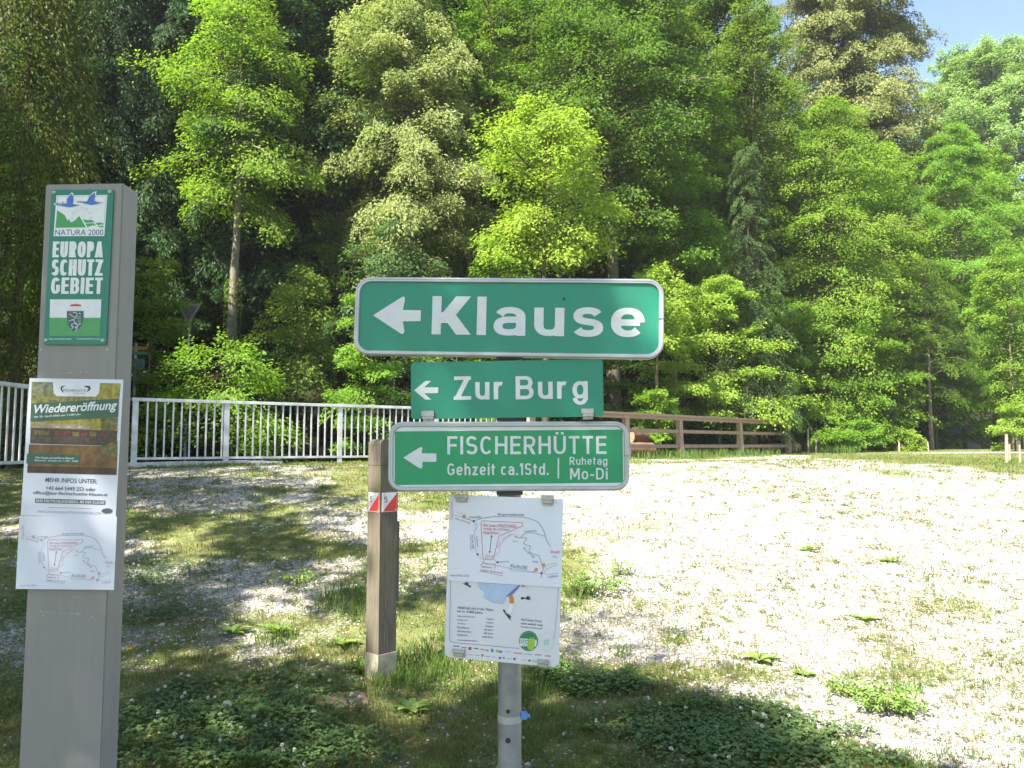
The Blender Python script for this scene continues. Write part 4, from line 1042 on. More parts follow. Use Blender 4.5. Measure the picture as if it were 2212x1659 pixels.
def clamps(parent, ops, fold=.016):
    for _, p0, p1 in ops:
        x0, x1 = sorted((p0[0] * .001, p1[0] * .001)); z0, z1 = sorted((p0[1] * .001, p1[1] * .001))
        zm = z0 + (z1 - z0) * .52
        mb = MB()
        mb.box(x0, x1, -.0085, -.002, zm, z1, bev=.001)
        mb.box(x0 + .003, x1 - .001, -.014, -.0035, z0 + (zm - z0) * .45, zm - .0006, bev=.0015)
        mb.box(x0 + .004, x1 - .002, -.006, .012, z0, z0 + (zm - z0) * .42, bev=.001)
        mb.build('clamp', CLIP, parent)


A = ART['klause']
o = board('direction_board', 'klause', .79, .192, .036, 'wide green board with an arrow and the word Klause', SGREEN)
sign_frame(o, .8049, .2066, .042, .0125)
draw('lettering', A['lettering'], o); draw('arrow', A['arrow'], o)
mb = MB(); mb.tube([(.1465, -.003, .0505), (.1465, .0, .0505)], .0035, n=10)
mb.build('rivet', DARKM, o)
A = ART['burg']
o = board('direction_board', 'burg', .4972, .1476, .008, 'frameless green board reading Zur Burg', SGREEN)
draw('lettering', A['lettering'], o); draw('arrow', A['arrow'], o); clamps(o, A['clamp'])
A = ART['fisch']
o = board('direction_board', 'fisch', .602, .163, .03, 'green and white framed board reading FISCHERHÜTTE', SWHITE)
sign_frame(o, .6163, .1775, .036, .0125)
mb = MB(); mb.flat([(p[0] * .001, p[1] * .001) for p in A['board'][0][1]], -.0005)
mb.build('panel', SGREEN2, o)
draw('lettering', A['lettering'], o, base=-.0007); draw('arrow', A['arrow'], o, base=-.0007)
A = ART['litter']
o = board('notice_board', 'litter', .297, .413, .014, 'white anti-litter notice with cigarette stubs, lower half showing', PLATE)
draw('print', A['print'], o); clamps(o, A['clamp'])
for z in (1.735, 1.575, 1.385):             # dark brackets between boards and pole
    mb = MB(); mb.box(-.034, .034, -.047, -.028, z - pz - .012, z - pz + .012); mb.build('bracket', DARKM, post)

loc, eul = frame_matrix(PLANES['map'])
sheet = empty('map_sheet', loc, 'hand-drawn route map on white paper, clipped to the signpost above the anti-litter notice', 'map sheet', 'hand-drawn route maps')
sheet.rotation_euler = eul


def paper_mesh(W, H, curl=.004):
    nx_, nz_ = 24, 16
    X, Z = np.meshgrid(np.linspace(-W / 2, W / 2, nx_), np.linspace(-H / 2, H / 2, nz_))
    Y = curl * (1 - np.cos(X / W * 2.2)) * .5 + .0
    v = np.stack([X, Y, Z], -1).reshape(-1, 3)
    i = np.arange(nx_ * nz_).reshape(nz_, nx_)
    f = np.stack([i[:-1, :-1], i[:-1, 1:], i[1:, 1:], i[1:, :-1]], -1).reshape(-1, 4)
    return nmesh('paper', v, f, PAPER, smooth=True)


link('paper', paper_mesh(.2976, .2179, 0), sheet)
dr = draw('drawing', ART['map']['drawing'], sheet)

# ------------------------------------------------------------------ grey information pillar
PGREY = weathered('pillar_paint', (.265, .252, .228), rough=.5)
PGREEN = weathered('plaque_green', (.006, .20, .13))
px_, py_, pyaw = -1.346, 2.45, -.0461
pzb = tz(px_, py_)
pil = empty('information_pillar', (px_, py_, pzb), 'tall flat grey metal pillar with a green nature reserve plaque', 'pillar', rz=pyaw)
mb = MB(); mb.box(-.1262, .1262, 0.0, .092, -.05, 2.321 - pzb, bev=.004)
body = mb.build('body', PGREY, pil)
RES = paint('glue_residue', (.30, .31, .30), rough=.8, var=.4, scale=120)
mb = MB()


def on_pillar(px, py):
    p = at(px, py, 2.45); p = p - pil.location
    return (p.x, p.z)


for a0, b0, w in [((122, 806), (204, 803), .006), ((82, 1322), (178, 1326), .006), ((142, 1282), (180, 1295), .0035), ((236, 1283), (228, 1306), .006), ((82, 1410), (70, 1435), .007)]:
    (x0, z0), (x1, z1) = on_pillar(*a0), on_pillar(*b0)
    n = 7
    for k in range(n):
        t0, t1 = k / n, (k + .8) / n
        ww = w * random.uniform(.4, 1)
        mb.flat([(x0 + (x1 - x0) * t0, z0 + (z1 - z0) * t0 - ww / 2), (x0 + (x1 - x0) * t1, z0 + (z1 - z0) * t1 - ww / 2 * .8), (x0 + (x1 - x0) * t1, z0 + (z1 - z0) * t1 + ww / 2), (x0 + (x1 - x0) * t0, z0 + (z1 - z0) * t0 + ww / 2)], -.0006)
mb.build('glue_mark', RES, pil)
mb = MB()
for q in ((86, 755), (266 - 33, 755), (93, 1330), (200, 1332)):
    x, z = on_pillar(*q); mb.tube([(x, -.0012, z), (x, .001, z)], .0026, n=10)
mb.build('screw_hole', paint('screw_steel', (.45, .45, .42), rough=.4, metal=.6), pil)


def child_board(name, plane, mesh_mb, mats, parent, dy=0.0):
    loc, eul = frame_matrix(PLANES[plane])
    o = mesh_mb.build(name, mats, parent)
    if parent is not None:
        M = Matrix.LocRotScale(parent.location, parent.rotation_euler, None).inverted() @ Matrix.LocRotScale(loc + Vector((0, dy, 0)), eul, None)
        o.location, q, _ = M.decompose(); o.rotation_euler = q.to_euler()
    else:
        o.location = loc + Vector((0, dy, 0)); o.rotation_euler = eul
    return o


mb = MB(); mb.prism(rrect(.1983, .4897, .003, 2), 0, .003)
plq = child_board('plaque', 'plaque', mb, PGREEN, pil, -.0065)
plq['label'] = 'green plaque with a flying swans emblem, big white words and a coat of arms'
A = ART['plaque']
draw('emblem', A['emblem'], plq); draw('lettering', A['lettering'], plq); draw('coat_of_arms', A['flag'], plq)
for _, p in A['screw']:
    mb = MB(); mb.tube([(p[0] * .001, -.004, p[1] * .001), (p[0] * .001, 0, p[1] * .001)], [.0045, .0058], n=14)
    mb.tube([(p[0] * .001, -.0043, p[1] * .001), (p[0] * .001, -.004, p[1] * .001)], .0016, n=8, mi=1)
    mb.build('screw', [paint('screw_cap', (.52, .52, .46), rough=.4, metal=.3), DARKM], plq)

loc, eul = frame_matrix(PLANES['poster'])
pos = empty('poster', loc + Vector((0, -.0075, 0)), 'reopening poster with a lakeside hut picture, stuck to the grey pillar', 'poster')
pos.rotation_euler = eul
link('paper', paper_mesh(.2945, .4185, 0), pos)
draw('picture', ART['poster']['picture'], pos); 
for part_ in ('headline', 'logo_text', 'opening_hours', 'contact_text'): draw(part_, ART['poster'][part_], pos)

loc, eul = frame_matrix(PLANES['map2'])
sh2 = empty('map_sheet', loc + Vector((0, -.009, 0)), 'hand-drawn route map on white paper, stuck below the poster on the grey pillar', 'map sheet', 'hand-drawn route maps')
sh2.rotation_euler = eul
link('paper', paper_mesh(.302, .2185, 0), sh2)
d2 = dr.copy(); C.objects.link(d2); d2.parent = sh2; d2.scale = (.99, 1, .97); d2.location = (.003, 0, -.006)
d2.data = dr.data.copy()
for mi_, m_ in enumerate(dr.data.materials):                   # the copy on the pillar is a faded print
    key = m_.name.split('ink_')[-1]; c = INK[key]
    nm = paint('faded_' + key, tuple(.62 * v + .38 * w for v, w in zip(c, (.62, .63, .70))), rough=.5)
    d2.data.materials[mi_] = nm

# ------------------------------------------------------------------ wooden trail post
wp = ground_at(822, 1466)
POSTW = wood('weathered_post', (.08, .066, .048), (.175, .148, .112), scale=7, green=(.115, .11, .062))
tp = empty('trail_post', (wp.x, wp.y, tz(wp.x, wp.y)), 'square weathered wooden post with two red and white number 5 markers', 'post', rz=math.radians(45))
ztop = at(818, 949, wp.y).z - tp.location.z
hw = .066
mb = MB()
bm_pts = [(hw, -.1), (hw, ztop - .03), (hw - .006, ztop - .014), (hw - .022, ztop - .003), (hw - .04, ztop), (-hw + .04, ztop), (-hw + .022, ztop - .003), (-hw + .006, ztop - .014), (-hw, ztop - .03), (-hw, -.1)]
mb.prism(bm_pts, -hw, hw)
mb.build('shaft', POSTW, tp)
mb = MB()
zc = at(818, 1005, wp.y).z - tp.location.z
for s in (-1, 1):
    mb.box(-hw - .0006, hw + .0006, s * hw - .0008, s * hw + .0008, zc, zc + .0025)
    mb.box(s * hw - .0008, s * hw + .0008, -hw, hw, zc, zc + .0025)
mb.build('groove', paint('dark_groove', (.03, .02, .015), rough=.9), tp)
zs0, zs1 = at(860, 1300, wp.y).z - tp.location.z, at(860, 1128, wp.y).z - tp.location.z
mb = MB()
ps = [(-.05, zs0), (.05, zs0), (.05, zs1 - .05), (.03, zs1), (-.05, zs1 + .004)]
M = Matrix.Translation((hw + .014, 0, 0)) @ Matrix.Rotation(math.radians(90), 4, 'Z')
m2 = MB(); m2.prism(ps, -.014, .0138)
mb.add([M @ Vector(p) for p in m2.v], m2.f)
mb.build('side_board', POSTW, tp)
zf = at(822, 1407, wp.y).z - tp.location.z
mb = MB()
for k, (x0, x1, y0, y1) in enumerate(((-hw - .004, hw + .004, -hw - .004, -hw - .0005), (-hw - .004, hw + .004, hw + .0005, hw + .004), (-hw - .004, -hw - .0005, -hw - .0005, hw + .0005), (hw + .0005, hw + .004, -hw - .0005, hw + .0005))):
    mb.box(x0, x1, y0, y1, -.05, zf)
mb.build('base_band', paint('pale_base_band', (.30, .27, .19), rough=.85, var=.35, scale=14, bump=.4), tp)  # paler, blotchy band wrapped round the foot of the post
zm0, zm1 = at(830, 1104, wp.y).z - tp.location.z, at(830, 1063, wp.y).z - tp.location.z
RED = paint('marker_red', (.62, .025, .02), rough=.4); MWH = paint('marker_white', (.66, .66, .66), rough=.4); BLK = ink('dk')
for ang in (0, -90):
    w_, h_ = .112, zm1 - zm0
    mk = MB(); mk.prism([(-w_ / 2, 0), (w_ / 2, 0), (w_ / 2, h_), (-w_ / 2, h_)], 0, .0025)
    o = mk.build('marker_plate', MWH, tp)
    q = Matrix.Rotation(math.radians(ang), 4, 'Z')
    o.location = q @ Vector((.002, -hw - .003, zm0)); o.rotation_euler = (0, 0, math.radians(ang))
    mk = MB(); mk.flat([(-w_ / 2 + .004, .003), (w_ / 2 - .002, .003), (w_ / 2 - .002, h_ - .006)], -.0004)
    mk.build('red_triangle', RED, o)
    draw('numeral', [('G', 'dk', 1, '5', -30, h_ * 1000 * .64, 24, 36, .15, .13), ('T', 'dk', 1, 'NF', -38, h_ * 1000 * .93, 10, 5, 0, 0, 0), ('T', 'dk', 1, 'km 1', -32, h_ * 1000 * .36, 14, 6, 0, 0, 0)], o)
    for (x, z) in ((-.045, h_ - .008), (.048, h_ - .008), (-.045, .01), (.045, .012)):
        mk = MB(); mk.tube([(x, -.003, z), (x, 0, z)], .004, n=8); mk.build('screw', CLIP, o)

# ------------------------------------------------------------------ metal railing
RAIL = paint('railing_metal', (.50, .51, .51), rough=.45, metal=.3, var=.28, scale=5, bump=.2)


def railing(name, P0, P1, posts, label, ztop, zbot, start_gap=.07):
    d = (P1 - P0); Ln = d.length; d = d / Ln
    ang = math.atan2(d.y, d.x)
    root = empty(name, (P0.x, P0.y, tz(P0.x, P0.y)), label, 'railing', rz=ang)
    zb = root.location.z
    mb = MB(); mb.box(-.04, Ln + .03, -.035, .035, ztop - .055 - zb, ztop - zb, bev=.008); mb.build('top_rail', RAIL, root)
    mb = MB(); mb.box(0, Ln, -.02, .02, zbot - .02 - zb, zbot + .02 - zb, bev=.004); mb.build('bottom_rail', RAIL, root)
    for t in posts:
        w = P0 + d * t
        mb = MB(); mb.box(-.045, .045, -.014, .014, tz(w.x, w.y) - .1 - zb, ztop - .055 - zb, bev=.003)
        mb.box(-.06, .06, -.05, .05, tz(w.x, w.y) - .1 - zb, tz(w.x, w.y) + .012 - zb)
        mb.build('post', RAIL, root, (t, 0, 0))
    base = None; t = start_gap
    while t < Ln:
        if min(abs(t - p) for p in posts) > .07:
            if base is None:
                mb = MB(); mb.box(-.0135, .0135, -.008, .008, zbot + .02 - zb, ztop - .055 - zb, bev=.002)
                base = mb.build('baluster', RAIL, root, (t, 0, 0))
            else:
                o = base.copy(); C.objects.link(o); o.parent = root; o.location = (t, 0, 0)
        t += .1335
    return root


RZT, RZB = 2.275, 1.285
railing('metal_railing', FA, FA + FD * 7.76, [0.02, 1.48, 3.57, 5.66, 7.73], 'long grey metal railing with upright bars running behind the green boards', RZT, RZB)
Lc = Vector((-6.26, 9.0)); Lr = FA + Vector((-.06, -.10))
railing('metal_railing', Lc, Lr, [.3, 2.3, 3.80], 'short end of the metal railing at the left edge, left of the grey pillar', RZT + .005, RZB)
mb = MB()
pts = []
M = Matrix.Translation((FA.x, FA.y, 0)) @ Matrix.Rotation(math.atan2(FD.y, FD.x), 4, 'Z')
for k in range(9):
    t0, t1 = -.1 + k * .28, -.1 + (k + 1) * .28 - .001
    p0 = FA + FD * t0
    mb.box(t0, t1, -.20, .2, tz(p0.x, p0.y) - .15, tz(p0.x, p0.y) + .06, M=M, bev=.012)
tag(mb.build('kerb', paint('concrete', (.46, .45, .42), rough=.9, var=.2, scale=12, bump=.5)), kind='structure')

# ------------------------------------------------------------------ wooden railing
RWOOD = wood('railing_wood', (.19, .115, .08), (.44, .31, .23), scale=5, along='X')
RPOST = wood('railing_post_wood', (.20, .125, .085), (.48, .36, .27), scale=5, along='Z')


def line_px(px, A0, D):
    k = (px - 1106) / 1720 * .9975
    t = (k * A0.y - A0.x) / (D.x - k * D.y)
    return t


w0 = line_px(1140, WA, WD)
wr = empty('wooden_railing', (*(WA + WD * w0), 1.15), 'brown wooden railing with three rails beside the gravel, far right of the boards', 'railing', rz=math.atan2(WD.y, WD.x))
tt = [line_px(p, WA, WD) - w0 for p in (1147, 1352, 1468, 1598, 1702)]
Lw = tt[-1] + .12
zr = lambda z: z - 1.15
mb = MB(); mb.box(-.1, Lw, -.10, .09, zr(2.245), zr(2.305), bev=.006); mb.box(-.1, Lw - .02, -.07, -.03, zr(2.16), zr(2.243), bev=.004); mb.build('top_rail', RWOOD, wr)
for z in (1.87, 1.48):
    mb = MB()
    for k in range(len(tt) - 1): mb.box(tt[k] + .068, tt[k + 1] - .068, -.04, .03, zr(z - .048), zr(z + .045), bev=.006)
    mb.build('rail', RWOOD, wr)
for t in tt:
    p = WA + WD * (w0 + t); zg = tz(p.x, p.y)
    mb = MB(); mb.add([(x * (.068 if z == 1 else .085) + t, y * .06 - (0 if z == 1 else .03 * (y < 0)), zr(2.243) if z == 1 else zg - .1 - 1.15) for z in (0, 1) for y in (-1, 1) for x in (-1, 1)],
                     [(0, 2, 3, 1), (4, 5, 7, 6), (0, 1, 5, 4), (2, 6, 7, 3), (0, 4, 6, 2), (1, 3, 7, 5)])
    mb.build('post', RPOST, wr)
    mb = MB(); mb.box(t + .03, t + .074, -.098, -.09, zg - .05 - 1.15, zg + .28 - 1.15); mb.build('post_shoe', GALV, wr)

# ------------------------------------------------------------------ leaves, sprays, trees
def norm(a): return a / np.maximum(np.linalg.norm(a, axis=-1, keepdims=True), 1e-9)


def leaf_quads(P, D, Nr, Ln, Wd, fold=.12):
    D = norm(D); Sd = norm(np.cross(D, Nr)); Nn = norm(np.cross(Sd, D))
    Ln = Ln[:, None]; Wd = Wd[:, None]
    mid = P + D * Ln * .45 + Nn * Wd * fold
    v = np.stack([P, mid + Sd * Wd * .5, P + D * Ln - Nn * Wd * fold * .8, mid - Sd * Wd * .5], 1)
    return v.reshape(-1, 3)


def spray_leaves(base, dirv, ln, per, wid, droop, L0, W0, r, up=.9, jit=.45, thick=.07, ctr=None):
    """flat, slightly hanging sprays of leaves along short twigs"""
    n = len(base); N = n * per
    b = np.repeat(base, per, 0); d = np.repeat(norm(dirv), per, 0); l = np.repeat(ln, per)
    s = r.random(N) ** .75; t = r.uniform(-1, 1, N)
    zed = np.array([0, 0, 1.0])
    lat = norm(np.cross(d, zed) + 1e-6)
    w = wid * np.sin(np.pi * np.clip(s * .86 + .1, 0, 1)) ** .7
    P = b + d * (s * l)[:, None] + lat * (t * w * l)[:, None]
    P[:, 2] += -droop * (s ** 2) * l + r.normal(0, thick, N) * l - .10 * np.abs(t) * l
    D = d * .75 + lat * (t * .8)[:, None] + r.normal(0, .35, (N, 3)); D[:, 2] -= .25 + droop * .4
    rad = P * np.array([1, 1, 0]) - (ctr if ctr is not None else b * np.array([1, 1, 0]))
    rad = norm(rad + 1e-6)
    Nr = zed * up * .6 + rad * .5 + np.array(S) * .45 + r.normal(0, jit, (N, 3))
    Ls = L0 * r.uniform(.65, 1.25, N); Ws = W0 * r.uniform(.7, 1.2, N)
    return P, D, Nr, Ls, Ws


KINDS = {
    'broad': dict(den=3.0, sub=8, per=54, sl=(.45, 1.0), wid=.85, droop=.3, L=0.111, W=0.066, rise=.45, sag=.3, shape='oval', jit=.5, thick=.2),
    'layer': dict(den=2.7, sub=8, per=60, sl=(.5, 1.1), wid=.75, droop=.28, L=0.102, W=0.060, rise=.28, sag=.35, shape='beech', jit=.45, thick=.17),
    'fine':  dict(den=2.8, sub=12, per=64, sl=(.5, 1.0), wid=.5, droop=.55, L=0.098, W=0.035, rise=.6, sag=.5, shape='oval', jit=.5, thick=.12),
    'seedy': dict(den=2.5, sub=12, per=60, sl=(.45, .85), wid=.65, droop=.8, L=0.107, W=0.055, rise=.45, sag=.4, shape='oval', jit=.55, thick=.16),
    'spruce': dict(den=4.2, sub=9, per=70, sl=(.4, .8), wid=.35, droop=.75, L=0.098, W=0.024, rise=.05, sag=.4, shape='cone', jit=.5, thick=.08),
    'weep':  dict(den=2.1, sub=12, per=51, sl=(.7, 1.7), wid=.25, droop=1.6, L=0.098, W=0.035, rise=.2, sag=.6, shape='oval', jit=.5, thick=.08),
    'shrub': dict(den=3.0, sub=11, per=57, sl=(.4, .85), wid=.65, droop=.35, L=0.090, W=0.055, rise=.6, sag=.35, shape='dome', jit=.45, thick=.12),
}


def profile(shape, f):
    if shape == 'oval': return math.sin(math.pi * min(1, .16 + f * .80)) ** .55 * (1.04 - .22 * f)
    if shape == 'beech': return min(1, .6 + f * 1.7) * max(0, 1 - f ** 2.6) ** .75 + .05
    if shape == 'cone': return (1 - f) ** .9 + .03
    if shape == 'dome': return math.sqrt(max(0, 1 - (f * .95) ** 2))
    return 1


def make_tree(seed, H, z0, R, kind, trunk_r, lean=(0, 0), dens=1.00, squash=1.0, scale_leaf=1.0, limbs_vis=True, tonebias=0.0):
    """returns (trunk MB, leaf verts, tones) in local space with the foot at the origin"""
    k = KINDS[kind]; r = np.random.default_rng(seed); rr = random.Random(seed)
    tmb = MB()
    n = 9
    tp_ = []
    for i in range(n + 1):
        f = i / n
        tp_.append(Vector((lean[0] * f * f * H + rr.uniform(-.02, .02) * H * f * .5, lean[1] * f * H + rr.uniform(-.01, .01) * H * f, H * .97 * f)))
    tp_[0].z = -.5
    rad = [trunk_r * ((1.25 if i == 0 else 1) * (1 - .93 * (i / n)) * (.55 if H * i / n > z0 + (H - z0) * .25 else 1)) + .006 for i in range(n + 1)]
    tmb.tube(tp_, rad, n=10, cap=False)

    def trunk_at(z):
        f = max(0, min(.999, z / (H * .97))) * n; i = int(f)
        return tp_[i].lerp(tp_[i + 1], f - i)
    bases, dirs, lens, tone_s = [], [], [], []
    nl = int(min(480, max(16, k['den'] * dens * ((H - z0) * 2 * R) ** .95 / scale_leaf ** 1.7)))
    lump = [rr.uniform(.6, 1.22) for _ in range(12)]
    for i in range(nl):
        f = ((i + rr.random()) / nl) ** (.85 if k['shape'] != 'cone' else 1.1)
        z = z0 + (H - z0) * f * .97
        az = i * 2.39996 + rr.uniform(-.5, .5)
        lm = lump[int((az % 6.283) / 6.283 * 6) + (6 if f > .5 else 0)]
        Rr = R * profile(k['shape'], f) * lm * rr.uniform(.7, 1.1)
        Rr = max(Rr, .35)
        st = trunk_at(z)
        rise = k['rise'] * (1.25 if f > .5 else .75) + rr.uniform(-.3, .3) * (1 if k['shape'] != 'cone' else .2)
        sag = k['sag'] * rr.uniform(.7, 1.3)
        da = rr.uniform(-.5, .5)
        pts = []
        for j in range(6):
            s = j / 5
            a2 = az + da * s
            pts.append(st + Vector((math.cos(a2) * Rr * s, math.sin(a2) * Rr * s * squash, Rr * (rise * s - sag * s * s))))
        if limbs_vis:
            r0 = min(trunk_r * .4, .008 + Rr * .011)
            tmb.tube(pts, [r0 * (1 - .8 * j / 5) for j in range(6)], n=5, cap=False)
        m = max(4, int(k['sub'] * (.55 + .45 * min(1.6, Rr / 2.2))))
        tl = rr.uniform(0, 1)
        for q in range(m):
            s = .12 + .88 * ((q + rr.random()) / m) ** .8
            u = s * 5; j = min(4, int(u)); p = pts[j].lerp(pts[j + 1], u - j)
            ld = (pts[j + 1] - pts[j]).normalized()
            side = rr.choice((-1, 1)) * rr.uniform(.2, 1.15) * (1 if q < m - 2 else .2)
            d = Matrix.Rotation(side, 3, 'Z') @ ld
            d.z += rr.uniform(-.15, .2)
            bases.append(p); dirs.append(d); lens.append(rr.uniform(*k['sl']) * (1.15 - .45 * s) * min(1.25, .55 + Rr / 3.2))
            tone_s.append(tl * .5 + rr.uniform(0, .5))
    for q in range(5):   # leader
        bases.append(trunk_at(H * (.86 + .03 * q))); a = rr.uniform(0, 6.28)
        dirs.append(Vector((math.cos(a) * .5, math.sin(a) * .5, .8))); lens.append(.5); tone_s.append(.6)
    bases = np.array([tuple(b) for b in bases]); dirs = np.array([tuple(b) for b in dirs]); lens = np.array(lens)
    per = k['per']
    P, D, Nr, Ls, Ws = spray_leaves(bases, dirs, lens, per, k['wid'], k['droop'], k['L'] * scale_leaf, k['W'] * scale_leaf, r,
                                    up=.9 if kind not in ('weep', 'spruce', 'seedy') else .45, jit=k['jit'], thick=k['thick'], ctr=np.zeros(3))
    v = leaf_quads(P, D, Nr, Ls, Ws)
    tone = np.clip(np.repeat(np.array(tone_s), per) * .55 + r.random(len(P)) * .45 + tonebias, 0, 1)
    return tmb, v, tone


BARK = bark('bark_grey', (.065, .058, .035), (.17, .15, .095))
BARK_D = bark('bark_dark', (.045, .040, .022), (.115, .10, .058))
BARK_L = bark('bark_light', (.11, .095, .07), (.30, .26, .20))
LEAF = {
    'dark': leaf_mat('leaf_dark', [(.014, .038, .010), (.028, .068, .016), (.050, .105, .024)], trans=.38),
    'mid': leaf_mat('leaf_mid', [(.060, .11, .016), (.115, .195, .027), (.20, .29, .046)], trans=.5),
    'bright': leaf_mat('leaf_bright', [(.09, .175, .018), (.165, .295, .032), (.26, .385, .06)], trans=.52),
    'yellow': leaf_mat('leaf_yellow', [(.15, .24, .026), (.26, .37, .046), (.38, .46, .085)], trans=.52),
    'tan': leaf_mat('leaf_tan', [(.115, .185, .055), (.26, .31, .105), (.42, .435, .19)], trans=.45),
    'tanspruce': leaf_mat('leaf_tan_spruce', [(.08, .115, .032), (.19, .215, .068), (.34, .345, .135)], trans=.3),
    'grey': leaf_mat('leaf_greygreen', [(.035, .085, .028), (.080, .15, .048), (.14, .22, .080)], trans=.42),
    'olive': leaf_mat('leaf_olive', [(.045, .062, .012), (.09, .11, .02), (.18, .20, .035)], trans=.42),
    'needle': leaf_mat('leaf_needle', [(.022, .055, .018), (.050, .10, .030), (.10, .155, .042)], trans=.25),
    'pale': leaf_mat('leaf_pale', [(.16, .25, .07), (.26, .37, .11), (.37, .45, .16)], trans=.5),
}


def tree(name, x, y, H, z0, R, kind, leaf, label, cat='tree', group=None, trunk_r=.16, seed=1, bk=None, **kw):
    z = tz(x, y)
    root = empty(name, (x, y, z), label, cat, group)
    tmb, v, tone = make_tree(seed, H, z0, R, kind, trunk_r, **kw)
    tmb.build('trunk', bk or BARK, root)
    me = nmesh('crown', v, np.arange(len(v)).reshape(-1, 4), LEAF[leaf], tone)
    link('crown', me, root)
    return root


def tree_px(name, px, Y, top, cb, hw, kind, leaf, label, **kw):
    """tree standing Y metres away; its top, crown base and half width were measured on the photograph"""
    x = (px - 1106) / F_PX * Y
    z = tz(x, Y)
    zt = at(px, top, Y).z - z; zc = at(px, cb, Y).z - z
    return tree(name, x, Y, zt, max(.1, zc), hw / F_PX * Y, kind, leaf, label, **kw)


# --- the trees one can tell apart, left to right
tree_px('weeping_tree', 30, 15.5, -330, 880, 175, 'weep', 'olive', 'drooping olive-green tree with long hanging twigs at the left edge, behind the pillar', seed=11, trunk_r=.12, dens=1.7, bk=BARK_D)
tree_px('maple_tree', 497, 23.0, -20, 470, 185, 'layer', 'bright', 'slender bright green tree with a bare grey trunk showing between pillar and boards', seed=12, trunk_r=.17, bk=BARK_L, dens=1.00, lean=(.012, 0))
tree_px('hornbeam_tree', 880, 24.5, -40, 600, 190, 'seedy', 'tan', 'big pale tan tree covered in seed clusters, above the left end of the wide board', seed=13, trunk_r=.2, dens=1.09)
tree_px('hornbeam_tree', 850, 22.0, 470, 820, 120, 'layer', 'grey', 'grey-green young tree below the pale tan tree, left of the wide board', seed=14, trunk_r=.09)
tree_px('maple_tree', 1178, 21.5, 235, 590, 175, 'broad', 'yellow', 'yellow-green young maple with a rounded crown rising behind the wide green board', seed=15, trunk_r=.11, bk=BARK_D, dens=1.00)
tree_px('ash_tree', 1055, 26.5, -160, 250, 95, 'broad', 'bright', 'thin tall tree with a bare dark stem just left of the yellow-green maple', seed=16, trunk_r=.11, bk=BARK_D, dens=0.60)
tree_px('lime_tree', 1325, 27.0, -330, 560, 235, 'broad', 'mid', 'tall broad mid-green tree with a thick trunk above the right end of the wide board', seed=17, trunk_r=.27, dens=1.12, bk=BARK)
tree_px('maple_tree', 1420, 23.5, 585, 760, 85, 'broad', 'yellow', 'low yellow-green sprays poking out behind the right end of the wide board', seed=18, trunk_r=.07)
tree_px('beech_tree', 1085, 22.5, 500, 760, 105, 'layer', 'bright', 'low bright green tree just above the arrow side of the wide board', seed=19, trunk_r=.08)
tree_px('spruce_tree', 1625, 26.0, 300, 900, 120, 'spruce', 'needle', 'narrow dark spruce with drooping branches in front of the right-hand forest', seed=20, trunk_r=.14, bk=BARK_D, dens=1.02)
tree_px('beech_tree', 1800, 31.0, 205, 905, 185, 'layer', 'bright', 'broad bright green beech with layered branches, right of the dark spruce', seed=21, trunk_r=.17, dens=1.15)
tree_px('spruce_tree', 1848, 41.0, -190, 520, 172, 'seedy', 'tanspruce', 'tall brownish cone-laden tree against the sky at the upper right', seed=22, trunk_r=.3, dens=1.8, scale_leaf=1.3)
tree_px('larch_tree', 2085, 37.0, 270, 830, 150, 'fine', 'bright', 'feathery light green tree with thin bare stems near the right edge', seed=23, trunk_r=.13, bk=BARK_L, dens=1.10, scale_leaf=1.3)
tree_px('poplar_tree', 2140, 64.0, 112, 700, 210, 'broad', 'pale', 'pale green tree rising farthest back against the blue sky at the right edge', seed=24, trunk_r=.3, dens=1.7, scale_leaf=1.9)
tree_px('oak_tree', 1560, 35.0, -120, 500, 190, 'broad', 'mid', 'dense mid-green tree filling the slope above the dark spruce', seed=25, trunk_r=.3, dens=1.12, scale_leaf=1.25)
tree_px('hazel_bush', 1555, 25.8, 610, 940, 160, 'shrub', 'yellow', 'widest yellow-green hazel bush, behind the wooden railing, right of the boards', cat='bush', seed=26, trunk_r=.05, dens=1.12)
tree_px('hazel_bush', 1690, 30.0, 650, 950, 130, 'shrub', 'bright', 'bright green hazel bush at the far right end of the wooden railing', cat='bush', seed=27, trunk_r=.05, dens=1.07)
tree_px('hazel_bush', 1850, 30.0, 690, 955, 135, 'shrub', 'bright', 'leafy green bush at the foot of the layered beech', cat='bush', seed=28, trunk_r=.05, dens=1.00)
tree_px('maple_tree', 2190, 33.0, 540, 880, 85, 'broad', 'bright', 'lower bright green tree cut off by the right edge of the picture', seed=29, trunk_r=.1)
tree_px('ash_tree', 2010, 33.0, 560, 860, 95, 'fine', 'mid', 'mid-green slim tree between the layered beech and the feathery tree', seed=30, trunk_r=.09, bk=BARK_L)
tree_px('alder_bush', 495, 15.8, 745, 985, 175, 'layer', 'bright', 'sunlit green bush with loose sprays spreading above and behind the metal railing', cat='bush', seed=31, trunk_r=.05, dens=.8, scale_leaf=.8)
tree_px('alder_bush', 800, 17.3, 640, 985, 110, 'shrub', 'bright', 'upright green bush behind the metal railing beside the wide board', cat='bush', seed=32, trunk_r=.05, dens=1.07, scale_leaf=.8)
tree_px('alder_bush', 985, 19.0, 690, 990, 90, 'shrub', 'mid', 'green bush behind the boards at the end of the metal railing', cat='bush', seed=33, trunk_r=.05, dens=1.00)
tree_px('elder_bush', 320, 17.5, 560, 960, 105, 'shrub', 'mid', 'dark green bush in the shade right beside the grey pillar', cat='bush', seed=34, trunk_r=.05, dens=1.00)
